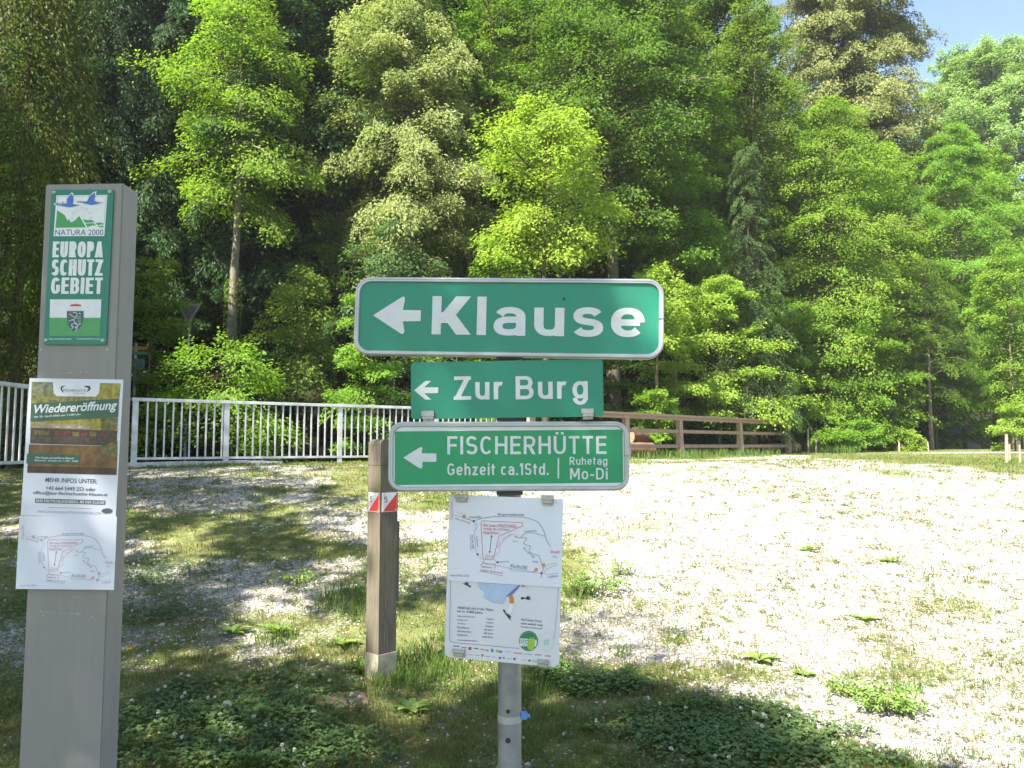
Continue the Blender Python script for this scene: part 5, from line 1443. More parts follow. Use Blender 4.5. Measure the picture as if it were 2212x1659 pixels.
tree_px('elder_bush', 640, 20.0, 590, 900, 120, 'layer', 'mid', 'shaded green understory tree right of the bare grey trunk', cat='bush', seed=35, trunk_r=.06, dens=0.80)
tree_px('beech_tree', 1960, 45.0, 330, 800, 120, 'broad', 'mid', 'round green tree in the gap below the brownish cone-laden tree', seed=36, trunk_r=.2, scale_leaf=1.5)
tree_px('willow_bush', 2190, 29.0, 880, 975, 50, 'shrub', 'yellow', 'small yellow-green bush beside the pale stakes at the right edge', cat='bush', seed=37, trunk_r=.03, dens=0.80)
tree_px('pine_tree', 250, 26.0, -350, 330, 190, 'weep', 'dark', 'dark tree towering behind the grey pillar', seed=38, trunk_r=.2, dens=1.7, bk=BARK_D)
tree_px('beech_tree', 700, 27.0, -260, 330, 150, 'layer', 'mid', 'tall shaded green tree between the slender bright tree and the pale tan tree', seed=39, trunk_r=.2, dens=1.07)
tree_px('beech_tree', 1640, 31.0, 10, 480, 110, 'broad', 'mid', 'green leafy tree behind the tip of the dark spruce', seed=40, trunk_r=.2, dens=1.02)

for i, (px, Y, top, cb, hw, kind, leaf, lb) in enumerate((
        (2020, 34.5, 640, 975, 75, 'shrub', 'mid', 'green bush at the forest edge below the feathery tree'),
        (2120, 35.5, 600, 975, 85, 'shrub', 'bright', 'bright bush at the forest edge left of the cut-off tree'),
        (2205, 36.5, 640, 975, 80, 'shrub', 'mid', 'green bush at the forest edge hard against the right side of the picture'),
        (1925, 31.0, 640, 970, 80, 'shrub', 'mid', 'rounded green bush between the layered beech and the slim tree'),
        (2150, 43.0, 330, 900, 120, 'broad', 'bright', 'round bright crown behind the feathery tree on the right'),
        (2010, 47.0, 330, 900, 110, 'broad', 'mid', 'round green crown left of the feathery tree, farther up the slope'),
        (1470, 29.5, 120, 700, 150, 'broad', 'bright', 'bright leafy crown right of the thick trunk, above the end of the wide board'),
        (1240, 31.5, -150, 500, 170, 'broad', 'bright', 'tall light green crown behind the thin dark stem'))):
    tree_px('leafy_bush' if kind == 'shrub' else 'leafy_tree', px, Y, top, cb, hw, kind, leaf, lb, cat='bush' if kind == 'shrub' else 'tree', seed=200 + i, trunk_r=.05 if kind == 'shrub' else .15, scale_leaf=1.3)

for i, (px, Y, top, cb, hw, kind, leaf, lb) in enumerate((
        (1000, 30.5, 60, 560, 120, 'broad', 'mid', 'green crown just right of the pale tan tree, behind the thin dark stem'),
        (1700, 33.0, 180, 700, 120, 'broad', 'bright', 'light green crown between the dark spruce and the layered beech, set back'),
        (1920, 36.0, 300, 800, 110, 'broad', 'bright', 'light green crown right behind the layered beech'),
        (690, 25.0, 470, 800, 90, 'layer', 'mid', 'thin green young tree between the bare grey trunk and the wide board'),
        (1460, 27.0, 330, 760, 90, 'layer', 'bright', 'small bright tree rising behind the right end of the wide board'))):
    tree_px('leafy_tree', px, Y, top, cb, hw, kind, leaf, lb, seed=230 + i, trunk_r=.1, scale_leaf=1.15, dens=.8)

# --- the forest behind: four trees built, then copied over the slope
forest = []
for i, (kind, leaf, H, z0, R) in enumerate((('broad', 'mid', 17, 2.5, 3.8), ('layer', 'dark', 18, 2, 3.6), ('broad', 'mid', 15, 2, 3.6), ('spruce', 'needle', 19, 2, 2.6), ('fine', 'mid', 16, 2, 3.6))):
    forest.append((make_tree(100 + i, H, z0, R, kind, .2, dens=1.05, scale_leaf=1.6), leaf))
fm = []
for (tmb, v, tone), leaf in forest:
    fm.append((tmb.mesh('trunk', BARK_D), nmesh('crown', v, np.arange(len(v)).reshape(-1, 4), LEAF[leaf], tone)))
FLABEL = 'tall green forest tree in the dense wood filling the steep slope'
k = 0
for row, (dy, step) in enumerate(((5.5, 3.4), (11, 4.0), (17.5, 4.6))):
    x = -21.0 - row * 2
    while x < 30 + row * 2:
        xx = x + random.uniform(-1, 1); yy = float(hill_start(xx)) + dy + random.uniform(-1.5, 1.5)
        x += step
        pxv = 1106 + 1720 * xx / yy
        if pxv > 2330 or pxv < -120: continue
        sc = random.uniform(.8, 1.12)
        if pxv > 1930: sc *= .6
        elif pxv > 1640: sc *= .8
        t = random.choice((0, 1, 2, 3, 4) if pxv > 800 else (1, 1, 2, 3, 2))  # left side favours darker-leaved trees: deep shade put into leaf colour
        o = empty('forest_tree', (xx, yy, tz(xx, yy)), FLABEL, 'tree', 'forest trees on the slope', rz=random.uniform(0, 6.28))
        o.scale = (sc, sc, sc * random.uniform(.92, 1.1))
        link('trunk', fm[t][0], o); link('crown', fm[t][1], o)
        k += 1
# undergrowth on the slope: one bush built, then copied
tmb, v, tone = make_tree(140, 3.6, .2, 2.0, 'shrub', .04, scale_leaf=1.35)
um = (tmb.mesh('trunk', BARK_D), nmesh('crown', v, np.arange(len(v)).reshape(-1, 4), LEAF['dark'], tone), nmesh('crown', v, np.arange(len(v)).reshape(-1, 4), LEAF['mid'], tone))
for row, (dy, step) in enumerate(((-.3, 2.3), (4.5, 2.9))):
    x = -20.0
    while x < 26:
        xx = x + random.uniform(-.8, .8); yy = float(hill_start(xx)) + dy + random.uniform(-.8, .8)
        x += step
        pxv = 1106 + 1720 * xx / yy
        if pxv > 2280 or pxv < -60: continue
        sc = random.uniform(.7, 1.25)
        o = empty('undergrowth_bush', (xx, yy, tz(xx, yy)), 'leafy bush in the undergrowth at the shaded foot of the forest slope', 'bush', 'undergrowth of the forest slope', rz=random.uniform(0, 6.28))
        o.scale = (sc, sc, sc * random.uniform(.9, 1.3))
        link('trunk', um[0], o); link('crown', um[1 if random.random() < (.8 if pxv < 900 else .4) else 2], o)  # dark-leaved copy picked more often on the left, standing in for shade
print('forest trees', k)

# --- trees beside and behind the place where the photo was taken: they throw the shade
SHADE = 'tall leafy tree outside the picture, shading the boards and pillar'
for i, (x, y, H, z0, R, d, kind) in enumerate(((-5.6, -3.4, 11.5, 5.2, 3.2, .55, 'broad'), (-4.4, -5.6, 10.5, 5.4, 2.0, .55, 'broad'), (-9.6, -1.2, 12, 5, 3.2, .5, 'broad'))):
    tree('shade_tree', x, y, H, z0, R, kind, 'mid', SHADE, group='trees behind the viewpoint', seed=60 + i, dens=d * 1.6, trunk_r=.2, scale_leaf=1.6)
for i, (x, y, H, z0, R, d, kind) in enumerate(((-7.9, 1.4, 10.8, 6, 2.3, .3, 'broad'), (-9.6, 4.4, 11.5, 6.5, 2.5, .45, 'broad'), (-11.8, 6.6, 13, 7, 2.6, .45, 'broad'), (-15, 8.5, 17, 4, 3.6, .9, 'broad'), (-16.5, 13, 19, 4, 3.6, .9, 'broad'), (-20, 10.5, 21, 4, 4, .9, 'broad'))):
    tree('shade_tree', x, y, H, z0, R, kind, 'mid', 'tall leafy tree outside the left edge of the picture, shading the left side', group='trees left of the picture', seed=70 + i, dens=d * 1.5, trunk_r=.2, scale_leaf=1.5)

# --- ivy on the bare grey trunk
mp_root = [o for o in C.objects if o.name.startswith('maple_tree') and 'bare grey trunk' in o['label']][0]
n = 1500
r = np.random.default_rng(5)
zz = r.random(n) ** 1.5 * 4.2; aa = r.uniform(0, 6.283, n); rad = .19 + r.random(n) * .05
P = np.stack([np.cos(aa) * rad, np.sin(aa) * rad, zz], 1)
D = np.stack([np.cos(aa) * .4, np.sin(aa) * .4, r.normal(-.4, .5, n)], 1); Nr = np.stack([np.cos(aa), np.sin(aa), .4 + 0 * aa], 1)
v = leaf_quads(P, D, Nr, r.uniform(.05, .1, n), r.uniform(.04, .08, n))
link('ivy', nmesh('ivy', v, np.arange(4 * n).reshape(-1, 4), LEAF['mid'], r.random(n)), mp_root)

# ------------------------------------------------------------------ small things by the forest edge
STAKE = wood('pale_stake', (.20, .16, .11), (.42, .36, .27), scale=5)
LOGS = wood('cut_log_bark', (.08, .045, .028), (.24, .14, .085), scale=4, along='X')
LOGE = paint('log_end', (.26, .17, .10), rough=.9, var=.3, scale=20)
for px, y0, y1, Y, w, lb in ((1744, 925, 972, 26.5, .035, 'thin pale stake just right of the wooden railing'), (1761, 940, 972, 26.5, .035, 'second thin stake right of the wooden railing, the shorter of the pair'),
                            (1867, 945, 972, 28.0, .03, 'stake beside a leafy sapling at the forest edge'), (1834, 958, 974, 27.5, .05, 'short stake left of the leafy sapling'),
                            (1940, 960, 974, 28.5, .04, 'short stake at the dark forest edge, right of the two slim trunks'), (2003, 962, 976, 28.5, .03, 'tiny stake near the bend of the gravel track'),
                            (2170, 938, 1003, 14.8, .032, 'tall weathered fence stake on the right-hand grass'), (2176, 960, 999, 16.5, .025, 'leaning shorter stake close behind the tall fence stake'),
                            (2199, 968, 1006, 14.5, .022, 'thin stake nearest the right edge of the grass')):
    x = (px - 1106) / 1720 * Y; zg = tz(x, Y); zt = at(px, y0, Y).z
    h = max(.35, zt - zg)
    mb = MB(); lean = random.uniform(-.03, .03)
    mb.tube([(0, 0, -.2), (lean * .5, 0, h * .5), (lean, 0, h)], [w, w * .95, w * .8], n=7)
    o = mb.build('stake', STAKE); o.location = (x, Y, zg); tag(o, lb, 'stake', 'stakes at the forest edge')
for px, Y, Ln, r0, rz, lb, nlog in ((1378, 21.2, .9, .2, .5, 'thick sawn log behind the near part of the wooden railing', 0), (1372, 21.6, .8, .22, .9, 'sawn log lying deeper behind the near part of the wooden railing', 1), (1683, 26.2, 1.3, .17, .15, 'reddish log lying behind the far end of the wooden railing', 0), (1668, 26.7, 1.0, .15, -.3, 'short log beside the reddish log behind the railing', 0)):
    x = (px - 1106) / 1720 * Y
    o = empty('log', (x, Y, tz(x, Y) + r0 * .95 + (.33 if nlog else 0)), lb, 'log', 'logs behind the wooden railing', rz=rz)
    mb = MB(); pts = [(-Ln / 2 + Ln * i / 6, random.uniform(-.01, .01), random.uniform(-.01, .01)) for i in range(7)]
    mb.tube(pts, [r0 * random.uniform(.94, 1.04) for _ in range(7)], n=14, cap=False); mb.build('bark', LOGS, o)
    for s in (-1, 1):
        mb = MB(); mb.tube([(s * (Ln / 2 - .004), 0, 0), (s * (Ln / 2 + .004), 0, 0)], [r0 * .96, r0 * .95], n=14); mb.build('sawn_end', LOGE, o)
if True:   # second log of the near pair rests on a third below it
    Y = 21.75; x = (1374 - 1106) / 1720 * Y
    o = empty('log', (x, Y, tz(x, Y) + .2), 'bottom log under the deeper log behind the near part of the wooden railing', 'log', 'logs behind the wooden railing', rz=.9)
    mb = MB(); mb.tube([(-.45, 0, 0), (0, .005, 0), (.45, 0, 0)], [.2, .205, .2], n=14); mb.build('bark', LOGS, o)

# small far signs in the shade left of the bare trunk
ys_ = paint('sign_back', (.30, .30, .28), rough=.6)
Y = 18.5
p = at(408, 672, Y); g = tz(p.x, Y)
t = empty('warning_sign', (p.x, Y, g), 'dim triangular sign on a post in the dark wood, left of the bare grey trunk', 'sign')
mb = MB(); R0 = .33
tri = [(R0 * math.sin(a), R0 * math.cos(a)) for a in (math.pi, math.pi + 2.094, math.pi + 4.189)]
mb.prism([(q[0], q[1] + p.z - g) for q in tri], 0, .004); mb.build('plate', paint('sign_rim', (.15, .15, .14)), t)
mb = MB(); mb.flat([(q[0] * .72, q[1] * .72 + p.z - g) for q in tri], -.003); mb.build('face', paint('sign_face', (.07, .06, .05)), t)
mb = MB(); mb.tube([(0, .03, -.2), (0, .03, p.z - g + .1)], .03, n=10); mb.build('post', GALV, t)
Y = 17.4
p = at(304, 752, Y); g = tz(p.x, Y)
t = empty('trail_sign', (p.x, Y, g), 'small yellow and teal trail signs on one post, half hidden right of the pillar', 'sign')
mb = MB(); mb.tube([(-.12, .03, -.6), (-.12, .03, p.z - g + .12)], .03, n=10); mb.build('post', GALV, t)
for dz, hh, nm, col in ((0, .07, 'yellow_arrow', (.32, .17, .01)), (-.11, .06, 'teal_arrow', (.03, .14, .13)), (-.36, .25, 'notice', (.05, .10, .10))):
    mb = MB(); z = p.z - g + dz; mb.prism([(-.2, z - hh / 2), (.12, z - hh / 2), (.17, z), (.12, z + hh / 2), (-.2, z + hh / 2)] if hh < .1 else [(-.17, z - hh / 2), (.1, z - hh / 2), (.1, z + hh / 2), (-.17, z + hh / 2)], -.01, 0)
    mb.build(nm, paint('sign_' + nm, col), t)

# ------------------------------------------------------------------ ground cover
HALF = .70


def in_view(x, y): return np.abs(x) < y * HALF + .3


def scatter(n, y0, y1, power=2.0, seed=3):
    r = np.random.default_rng(seed)
    u = r.random(n); y = (y0 ** (1 - power) + u * (y1 ** (1 - power) - y0 ** (1 - power))) ** (1 / (1 - power)) if power != 1 else y0 * (y1 / y0) ** u
    x = r.uniform(-1, 1, n) * (y * HALF + .3)
    return x, y, r


def blocked(x, y):
    b = (np.abs(x - wp.x) < .08) & (np.abs(y - wp.y) < .08)
    return b


# gravel stones
x, y, r = scatter(110000, 3.2, 11.5, 2.6, 11)
cv = cover(x, y)
keep = r.random(len(x)) > cv * .95
x, y = x[keep], y[keep]; n = len(x)
sz = .0045 + .0105 * r.random(n) ** 2.2 + .012 * (r.random(n) > .985)
sz *= np.clip(y / 6.5, .8, 1.35)
ico = bmesh.new(); bmesh.ops.create_icosphere(ico, subdivisions=1, radius=1); ico.verts.index_update()
iv = np.array([v.co[:] for v in ico.verts]); if_ = np.array([[v.index for v in f.verts] for f in ico.faces]); ico.free()
th = r.uniform(0, 6.283, n); c_, s_ = np.cos(th), np.sin(th)
sc = np.stack([sz * r.uniform(.9, 1.6, n), sz * r.uniform(.7, 1.1, n), sz * r.uniform(.45, .8, n)], 1)
q = iv[None] * r.uniform(.8, 1.2, (n, len(iv), 1)) * sc[:, None, :]
v = np.stack([q[..., 0] * c_[:, None] - q[..., 1] * s_[:, None] + x[:, None], q[..., 0] * s_[:, None] + q[..., 1] * c_[:, None] + y[:, None], q[..., 2] + (terrain(x, y) + sc[:, 2] * .35)[:, None]], -1)
f = (np.arange(n)[:, None, None] * len(iv) + if_[None]).reshape(-1, 3)
m, nt, N, L, b = new_mat('limestone_pebbles')
a_ = N.new('ShaderNodeAttribute'); a_.attribute_name = 'tone'
rp = N.new('ShaderNodeValToRGB'); cr = rp.color_ramp
cr.elements[0].color = (.17, .15, .125, 1); cr.elements[1].color = (.60, .585, .55, 1)
e = cr.elements.new(.35); e.color = (.34, .305, .255, 1)
e = cr.elements.new(.7); e.color = (.45, .425, .38, 1)
L.new(a_.outputs['Fac'], rp.inputs['Fac']); L.new(rp.outputs['Color'], b.inputs['Base Color']); b.inputs['Roughness'].default_value = .85; b.inputs['Specular IOR Level'].default_value = .2
tag(link('gravel', nmesh('gravel', v, f, m, np.repeat(r.random(n), len(if_)), smooth=False)), kind='stuff')

# grass blades
GRASS = leaf_mat('grass_blades', [(.24, .19, .085), (.15, .16, .05), (.085, .155, .032), (.13, .22, .045)], trans=.4, rough=.55, tint=(1.1, 1.15, .6))
def blades(x, y, r, h, w, tone, name, lean=.45):
    n = len(x); az = r.uniform(0, 6.283, n); ln = r.uniform(.15, 1.0, n) * lean
    b = np.stack([x, y, terrain(x, y) - .004], 1)
    dr_ = np.stack([np.cos(az), np.sin(az), 0 * az], 1); sd = np.stack([-np.sin(az), np.cos(az), 0 * az], 1)
    a2 = r.uniform(0, 6.283, n); sd = np.stack([np.cos(a2), np.sin(a2), 0 * a2], 1)
    up = np.array([0, 0, 1.0])
    H_ = h[:, None]; W_ = w[:, None]; l = ln[:, None]
    p1 = b + up * H_ * .55 + dr_ * H_ * l * .35
    p2 = b + up * H_ * (1 - .35 * l) + dr_ * H_ * l * 1.1
    v = np.stack([b - sd * W_ * .5, b + sd * W_ * .5, p1 + sd * W_ * .42, p1 - sd * W_ * .42, p2 + sd * W_ * .06, p2 - sd * W_ * .06], 1).reshape(-1, 3)
    o = np.arange(n)[:, None] * 6
    f = np.concatenate([o + np.array([[0, 1, 2, 3]]), o + np.array([[3, 2, 4, 5]])], 1).reshape(-1, 4)
    return nmesh(name, v, f, GRASS, np.repeat(tone, 2))


x, y, r = scatter(330000, 3.1, 30, 2.1, 12)
cv = cover(x, y)
tuft = vnoise(x, y, .16, 31) * .6 + vnoise(x, y, .45, 33) * .4
keep = (r.random(len(x)) < np.clip(cv * 1.15, 0, 1) ** 1.5 * np.clip((tuft - .22) * 2.2, .05, 1.2)) & ~blocked(x, y)
nx, ny = -FD.y, FD.x
keep &= ~((((x - FA.x) * nx + (y - FA.y) * ny) > .5) & (x < .4))
x, y, tuft, cv = x[keep], y[keep], tuft[keep], cv[keep]; n = len(x)
h = (.018 + .055 * r.random(n) ** 1.8 * (.5 + tuft)) * np.clip(.75 + y * .028, .8, 1.35)
w = (.0026 + .003 * r.random(n)) * np.clip(y / 5.0, .85, 3.0)
dry = vnoise(x, y, .7, 41)
tone = np.clip(.50 + .5 * (tuft - .5) - .6 * (dry > .48) * r.random(n) + r.normal(0, .17, n) + .1 * (y > 9), 0, 1)
tag(link('grass', blades(x, y, r, h, w, tone, 'grass')), kind='stuff')
print('grass', n)

# long grass round the trail post and the foot of the wooden railing
def long_grass(cx, cy, R, n, h0, h1, seed):
    r = np.random.default_rng(seed); a_ = r.uniform(0, 6.283, n); d = R * np.sqrt(r.random(n))
    return cx + np.cos(a_) * d, cy + np.sin(a_) * d, r.uniform(h0, h1, n)
X, Y_, Hh = [], [], []
for (px, py, R, n, h0, h1) in ((880, 1455, .28, 620, .05, .19), (838, 1475, .14, 240, .04, .13), (930, 1475, .25, 300, .04, .13), (790, 1450, .15, 120, .04, .12), (600, 1385, .16, 120, .06, .17), (760, 1310, .3, 420, .06, .2), (1130, 1500, .15, 100, .06, .2),
                               (1480, 1545, .1, 60, .05, .14), (1250, 1290, .12, 90, .06, .2), (1345, 1420, .07, 40, .05, .16), (1960, 1500, .1, 60, .05, .15), (1740, 975, .7, 500, .15, .5), (1800, 978, .8, 400, .1, .4), (1560, 985, 1.6, 700, .1, .3), (1440, 990, 1.2, 500, .1, .3)):
    g = ground_at(px, py); a1, a2, a3 = long_grass(g.x, g.y, R, n, h0, h1, int(px + py)); X.append(a1); Y_.append(a2); Hh.append(a3)
X = np.concatenate(X); Y_ = np.concatenate(Y_); Hh = np.concatenate(Hh); k2 = ~blocked(X, Y_); X, Y_, Hh = X[k2], Y_[k2], Hh[k2]
r = np.random.default_rng(99); n = len(X)
tag(link('long_grass', blades(X, Y_, r, Hh, (.004 + .003 * r.random(n)) * np.clip(Y_ / 6, .9, 3), np.clip(r.normal(.68, .16, n), 0, 1), 'long_grass', lean=.6)), kind='stuff')

# clover patches with white heads
CLOV = leaf_mat('clover_leaf', [(.065, .13, .045), (.11, .19, .065), (.165, .245, .09)], trans=.35, tint=(1, 1.15, .7))
CLH = paint('clover_blossom', (.55, .53, .44), rough=.8, var=.2, scale=200)
CLP = []
for (px, py, rx, ry, n, nh) in ((470, 1560, .72, .62, 5200, 34), (150, 1330, .9, .8, 2600, 22), (20, 1480, .5, .5, 1000, 10), (1560, 1580, .62, .36, 3600, 22), (1300, 1490, .30, .16, 800, 3), (1650, 1650, .6, .25, 1400, 6), (330, 1330, .5, .3, 900, 10), (1190, 1465, .16, .14, 420, 0), (330, 1250, .6, .35, 800, 8), (650, 1640, .45, .25, 1100, 8)):
    g = ground_at(px, py); r = np.random.default_rng(int(px)); a_ = r.uniform(0, 6.283, n); d = r.random(n) ** .68 * 1.12 * (.75 + .4 * vnoise(np.cos(a_) * 2 + px, np.sin(a_) * 2, .7))
    cx, cy = g.x + np.cos(a_) * d * rx, g.y + np.sin(a_) * d * ry
    ok = (cy > 2.9) & (r.random(n) < .25 + 1.1 * vnoise(cx, cy, .22, 77))
    cx, cy = cx[ok], cy[ok]; m_ = len(cx)
    hz = .02 + .055 * r.random(m_) * (.5 + vnoise(cx, cy, .3, 55))
    cz = terrain(cx, cy) + hz; a0 = r.uniform(0, 6.283, m_); ts = np.clip(.3 + .5 * vnoise(cx, cy, .25, 60) + r.normal(0, .15, m_), 0, 1)
    Pc = np.stack([cx, cy, cz], 1); vv = []
    for kk in range(3):
        a1 = a0 + kk * 2.094; D = np.stack([np.cos(a1), np.sin(a1), r.normal(-.1, .25, m_)], 1); Nr = np.stack([r.normal(0, .3, m_), r.normal(0, .3, m_), np.ones(m_)], 1)
        vv.append(leaf_quads(Pc, D, Nr, r.uniform(.013, .023, m_), r.uniform(.014, .022, m_), .05).reshape(-1, 4, 3))
    v = np.concatenate(vv, 0).reshape(-1, 3); tone = np.concatenate([ts] * 3); nq = len(v) // 4
    f = [np.arange(len(v)).reshape(-1, 4)]; mi = [np.zeros(nq)]
    sel = r.choice(m_, min(nh, m_), replace=False) if nh else []
    hv = []; o0 = len(v)
    for s in sel:     # blossom: a ball of short pale petals
        c0 = np.array([cx[s], cy[s], cz[s] + .018 + .02 * r.random()]); npet = 26; dd = norm(r.normal(0, 1, (npet, 3)) + np.array([0, 0, .35]))
        hv.append(leaf_quads(np.repeat(c0[None], npet, 0) + dd * .002, dd, norm(r.normal(0, 1, (npet, 3))), r.uniform(.008, .012, npet), np.full(npet, .0055), .1))
    if hv:
        hv = np.concatenate(hv, 0); v = np.concatenate([v, hv]); f.append(np.arange(o0, o0 + len(hv)).reshape(-1, 4)); mi.append(np.ones(len(hv) // 4)); tone = np.concatenate([tone, np.ones(len(hv) // 4)])
    CLP.append((v, np.concatenate(f), np.concatenate(mi), tone))
off = 0; V, Fq, Mi, To = [], [], [], []
for v, f, mi, to in CLP: V.append(v); Fq.append(f + off); Mi.append(mi); To.append(to); off += len(v)
tag(link('clover', nmesh('clover', np.concatenate(V), np.concatenate(Fq), [CLOV, CLH], np.concatenate(To), np.concatenate(Mi))), kind='stuff')

# low, sun-bleached ground cover in the gravel
r = np.random.default_rng(81); n = 22000
y = 3.0 * (8.0 ** r.random(n)); x = r.uniform(-1, 1, n) * (y * HALF + .3)
wgt = .17 + 1.0 * np.clip(vnoise(x, y, .9, 15) - .45, 0, 1) + .55 * sstep(.3, 1.2, x) * sstep(4.2, 5.2, y) * sstep(8.5, 6.2, y) * (vnoise(x, y, .6, 17) > .45) + .3 * sstep(1.2, -.5, x)
kp = r.random(n) < wgt; x, y = x[kp], y[kp]; n = len(x); per = 16
cr_ = .02 + .05 * r.random(n) ** 2; X2 = np.repeat(x, per); Y2 = np.repeat(y, per)
a_ = r.uniform(0, 6.283, n * per); d = np.repeat(cr_, per) * np.sqrt(r.random(n * per)) * np.clip(Y2 / 6, .8, 2.2)
P = np.stack([X2 + np.cos(a_) * d, Y2 + np.sin(a_) * d, 0 * X2], 1); P[:, 2] = terrain(P[:, 0], P[:, 1]) + .004 + .018 * r.random(n * per)
D = np.stack([np.cos(a_), np.sin(a_), r.uniform(-.1, .8, n * per)], 1); Nr = np.stack([r.normal(0, .4, n * per), r.normal(-.2, .4, n * per), np.ones(n * per)], 1)
ks = np.clip(np.repeat(Y2[::per], per) / 6, .8, 2.2)
COVER = leaf_mat('low_weeds', [(.16, .085, .04), (.21, .155, .065), (.16, .18, .05), (.085, .145, .03), (.13, .20, .045)], trans=.3)
tn = np.clip(np.repeat(r.random(n), per) * .75 + .25 * r.random(n * per) + .12, 0, 1)
tag(link('ground_cover', nmesh('ground_cover', leaf_quads(P, D, Nr, r.uniform(.010, .024, n * per) * ks, r.uniform(.005, .012, n * per) * ks), np.arange(4 * n * per).reshape(-1, 4), COVER, tn)), kind='stuff')

# single weeds one can point at
WEED = leaf_mat('weed_leaf', [(.11, .20, .04), (.19, .29, .06), (.27, .34, .10)], trans=.35)
STEM = paint('weed_stem', (.12, .12, .04), rough=.7)


def rosette(px, py, n, ln, wd, rise, label, seed, stalks=0, sh=.1):
    g = ground_at(px, py); r = np.random.default_rng(seed); rr = random.Random(seed)
    root = empty('weed', (g.x, g.y, tz(g.x, g.y)), label, 'weed', 'weeds in the gravel')
    vs, fs, to = [], [], []
    for i in range(n):
        a0 = i * 2.4 + rr.uniform(-.3, .3); L_ = ln * rr.uniform(.7, 1.1); W_ = wd * rr.uniform(.8, 1.1); e = rise * rr.uniform(.5, 1.3)
        sg = 7; o = len(vs)
        for j in range(sg + 1):
            s = j / sg; ww = W_ * .5 * math.sin(math.pi * min(1, .06 + s * .94)) ** .8 * (1 + .12 * math.sin(j * 2.9))
            rad = .005 + L_ * s * math.cos(e * (1 - .8 * s)); z = .004 + L_ * (math.sin(e) * s - .5 * math.sin(e) * s * s * 1.15)
            for t_, dz in ((-1, .25), (0, 0), (1, .25)):
                vs.append((math.cos(a0) * rad - math.sin(a0) * ww * t_, math.sin(a0) * rad + math.cos(a0) * ww * t_, z + dz * ww))
        for j in range(sg):
            for t_ in (0, 1): fs.append((o + j * 3 + t_, o + j * 3 + t_ + 1, o + (j + 1) * 3 + t_ + 1, o + (j + 1) * 3 + t_)); to.append(rr.uniform(.2, .9))
    link('leaves', nmesh('leaves', vs, fs, WEED, to, smooth=True), root)
    if stalks:
        mb = MB()
        for i in range(stalks):
            a0 = rr.uniform(0, 6.28); h_ = sh * rr.uniform(.7, 1.2); mb.tube([(0, 0, 0), (math.cos(a0) * .02, math.sin(a0) * .02, h_ * .6), (math.cos(a0) * .035, math.sin(a0) * .035, h_)], [.0018, .0016, .0035], n=6)
        mb.build('stalks', STEM, root)
    return root


rosette(1640, 1428, 9, .13, .06, .55, 'broad-leaved plantain rosette alone on the sunny gravel, right of the notice board', 1, 3, .17)
rosette(1742, 1195, 7, .14, .035, .9, 'spiky weed tuft in the middle of the sunlit gravel', 2, 2, .14)
rosette(1920, 1215, 8, .12, .05, .4, 'low flat weed on the far right of the sunlit gravel', 3, 1, .08)
rosette(598, 1375, 8, .19, .06, 1.0, 'large upright dock leaves in sunlit gravel left of the trail post', 4)
rosette(500, 1372, 9, .15, .05, .6, 'shaded thistle-like rosette left of the upright dock leaves', 5)
rosette(742, 1395, 6, .12, .07, .8, 'light green broad leaf clump just left of the trail post foot', 6)
rosette(790, 1455, 9, .14, .07, 1.0, 'bright leafy weed leaning against the foot of the trail post', 7)
rosette(1870, 1345, 9, .12, .04, .5, 'small flat weed near the right-hand tan grass', 8, 1, .08)
rosette(890, 1540, 8, .13, .05, .7, 'dark rosette in the shaded grass between trail post and signpost', 9)
rosette(1735, 1462, 7, .09, .045, .5, 'small light weed right of the plantain rosette', 10)
for px, py, R, h_, n, lb, sd in ((1915, 1540, .17, .17, 900, 'bushy green weed near the bottom right corner', 21), (1820, 1500, .08, .10, 260, 'small round tuft left of the bushy weed', 22), (1300, 1285, .20, .2, 620, 'dark leafy weed right beside the map sheet', 23), (1240, 1285, .14, .24, 300, 'taller stalky weed touching the edge of the notice board', 24),
                            (1340, 1245, .10, .16, 160, 'thin upright weed on the gravel right of the map sheet', 25), (640, 1265, .18, .14, 420, 'spreading weed in the dappled shade left of the trail post', 26)):
    g = ground_at(px, py); r = np.random.default_rng(sd)
    root = empty('weed', (g.x, g.y, tz(g.x, g.y)), lb, 'weed', 'weeds in the gravel')
    ns = 14; mb = MB(); bs, ds, ls = [], [], []
    for i in range(ns):
        a0 = i * 2.4; d = R * math.sqrt((i + .5) / ns); tip = Vector((math.cos(a0) * d, math.sin(a0) * d, h_ * (1 - .6 * (d / R) ** 2) * random.uniform(.8, 1.1)))
        mid = tip * .5; mid.z = tip.z * .65
        mb.tube([(0, 0, 0), mid, tip], [.0025, .002, .001], n=5, cap=False)
        for s in (.35, .55, .75, .92):
            bs.append(tuple(tip * s + Vector((0, 0, .1 * h_ * (1 - s))))); dv = Vector((math.cos(a0 + random.uniform(-1.2, 1.2)), math.sin(a0 + random.uniform(-1.2, 1.2)), .4)); ds.append(tuple(dv)); ls.append(.35 * R + .02)
    mb.build('stems', STEM, root)
    per = max(3, n // len(bs))
    P, D, Nr, Ls, Ws = spray_leaves(np.array(bs), np.array(ds), np.array(ls), per, .5, .3, .032, .014, r)
    link('leaves', nmesh('leaves', leaf_quads(P, D, Nr, Ls, Ws), np.arange(4 * len(P)).reshape(-1, 4), WEED, r.random(len(P))), root)

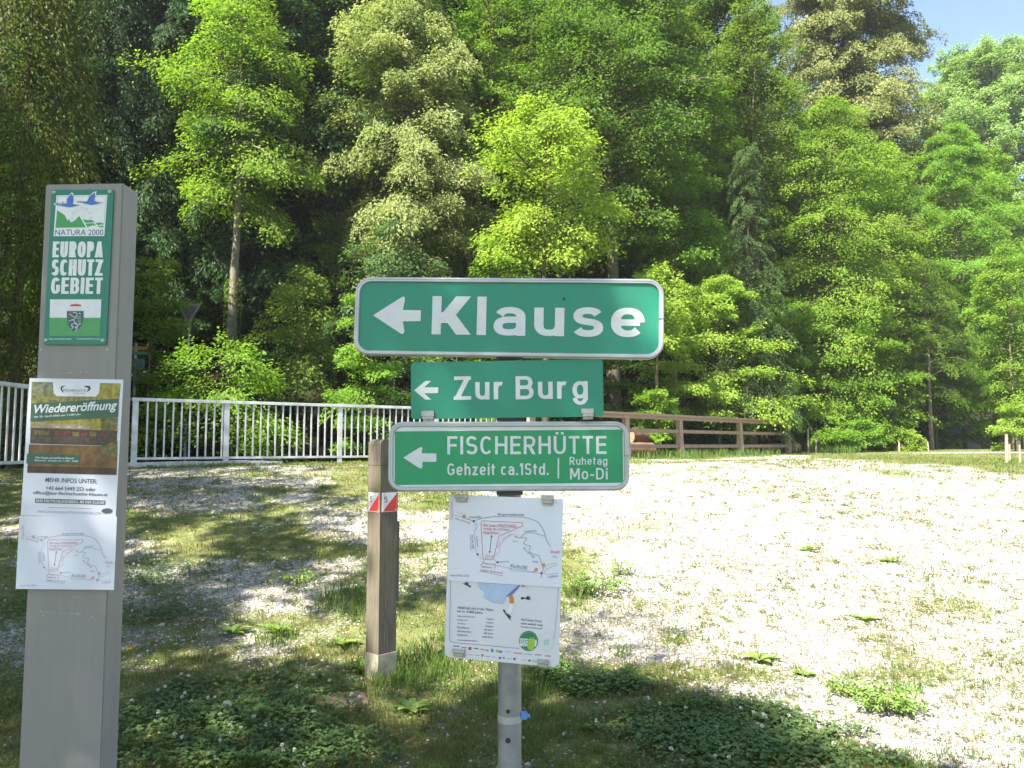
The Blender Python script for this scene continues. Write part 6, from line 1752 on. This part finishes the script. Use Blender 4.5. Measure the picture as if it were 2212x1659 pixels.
# saplings with a stake at the forest edge
tree_px('sapling', 1860, 28.2, 925, 960, 32, 'shrub', 'bright', 'small leafy sapling tied beside a stake in front of the dark forest edge', cat='sapling', seed=51, trunk_r=.02, dens=0.35)
tree_px('sapling', 1955, 29.0, 945, 968, 22, 'shrub', 'yellow', 'tiny light green sapling low at the dark forest edge', cat='sapling', seed=52, trunk_r=.015, dens=0.30)
tree_px('sapling', 1415, 22.5, 860, 955, 22, 'shrub', 'bright', 'thin sapling behind the wooden railing close to the boards', cat='sapling', seed=53, trunk_r=.015, dens=0.40)
tree_px('sapling', 1795, 27.0, 938, 975, 40, 'shrub', 'bright', 'low leafy mound of young growth just right of the railing stakes', cat='sapling', seed=54, trunk_r=.02, dens=0.50)

# dandelion
g = ground_at(277, 1437)
dnd = empty('dandelion', (g.x, g.y, tz(g.x, g.y)), 'single yellow dandelion beside the grey pillar', 'flower')
mb = MB(); mb.tube([(0, 0, 0), (.005, 0, .05), (.004, -.004, .09)], .0022, n=6); mb.build('stem', STEM, dnd)
r = np.random.default_rng(4); n = 60; a_ = r.uniform(0, 6.283, n)
D = np.stack([np.cos(a_), np.sin(a_), r.uniform(.1, 1.0, n)], 1); P = np.repeat(np.array([[.004, -.004, .088]]), n, 0)
link('blossom', nmesh('blossom', leaf_quads(P, D, np.repeat(np.array([[0, 0, 1.0]]), n, 0) + r.normal(0, .1, (n, 3)), r.uniform(.016, .022, n), np.full(n, .005)), np.arange(4 * n).reshape(-1, 4), paint('dandelion_yellow', (.75, .48, .01), rough=.6)), dnd)

# brown sandstone block in the grass beside the trail post
g = ground_at(745, 1515)
bm = bmesh.new(); bmesh.ops.create_icosphere(bm, subdivisions=4, radius=1)
for v in bm.verts:
    c = v.co; k_ = .75 + .5 * float(vnoise(c.x + 3, c.y + c.z * 1.3, .8, 61)) + .1 * float(vnoise(c.x, c.y + c.z, .2, 63))
    v.co = Vector((c.x * .15 * k_, c.y * .12 * k_, c.z * .055 * k_))
me = bpy.data.meshes.new('stone'); bm.to_mesh(me); bm.free()
me.materials.append(blotch('sandstone', (.12, .085, .05), (.22, .155, .095), scale=18, rough=.9)); me.polygons.foreach_set('use_smooth', [True] * len(me.polygons))
tag(link('stone', me, None, (g.x, g.y, tz(g.x, g.y) - .012)), 'flat brown stone sunk in the grass left of the trail post foot', 'stone')

# ------------------------------------------------------------------ thin haze veiling the far trees, added to lift and soften dark gaps
hm = bpy.data.materials.new('haze_air'); hm.use_nodes = True
hn = hm.node_tree.nodes; hl = hm.node_tree.links
hn.remove(hn['Principled BSDF'])
pv = hn.new('ShaderNodeVolumePrincipled')
pv.inputs['Color'].default_value = (.93, .96, 1.0, 1)
pv.inputs['Density'].default_value = .00045
pv.inputs['Anisotropy'].default_value = 0.0
hl.new(pv.outputs['Volume'], hn['Material Output'].inputs['Volume'])
mb = MB(); mb.box(-82, 92, -18, 132, -4, 62)
tag(mb.build('haze', hm), kind='stuff')
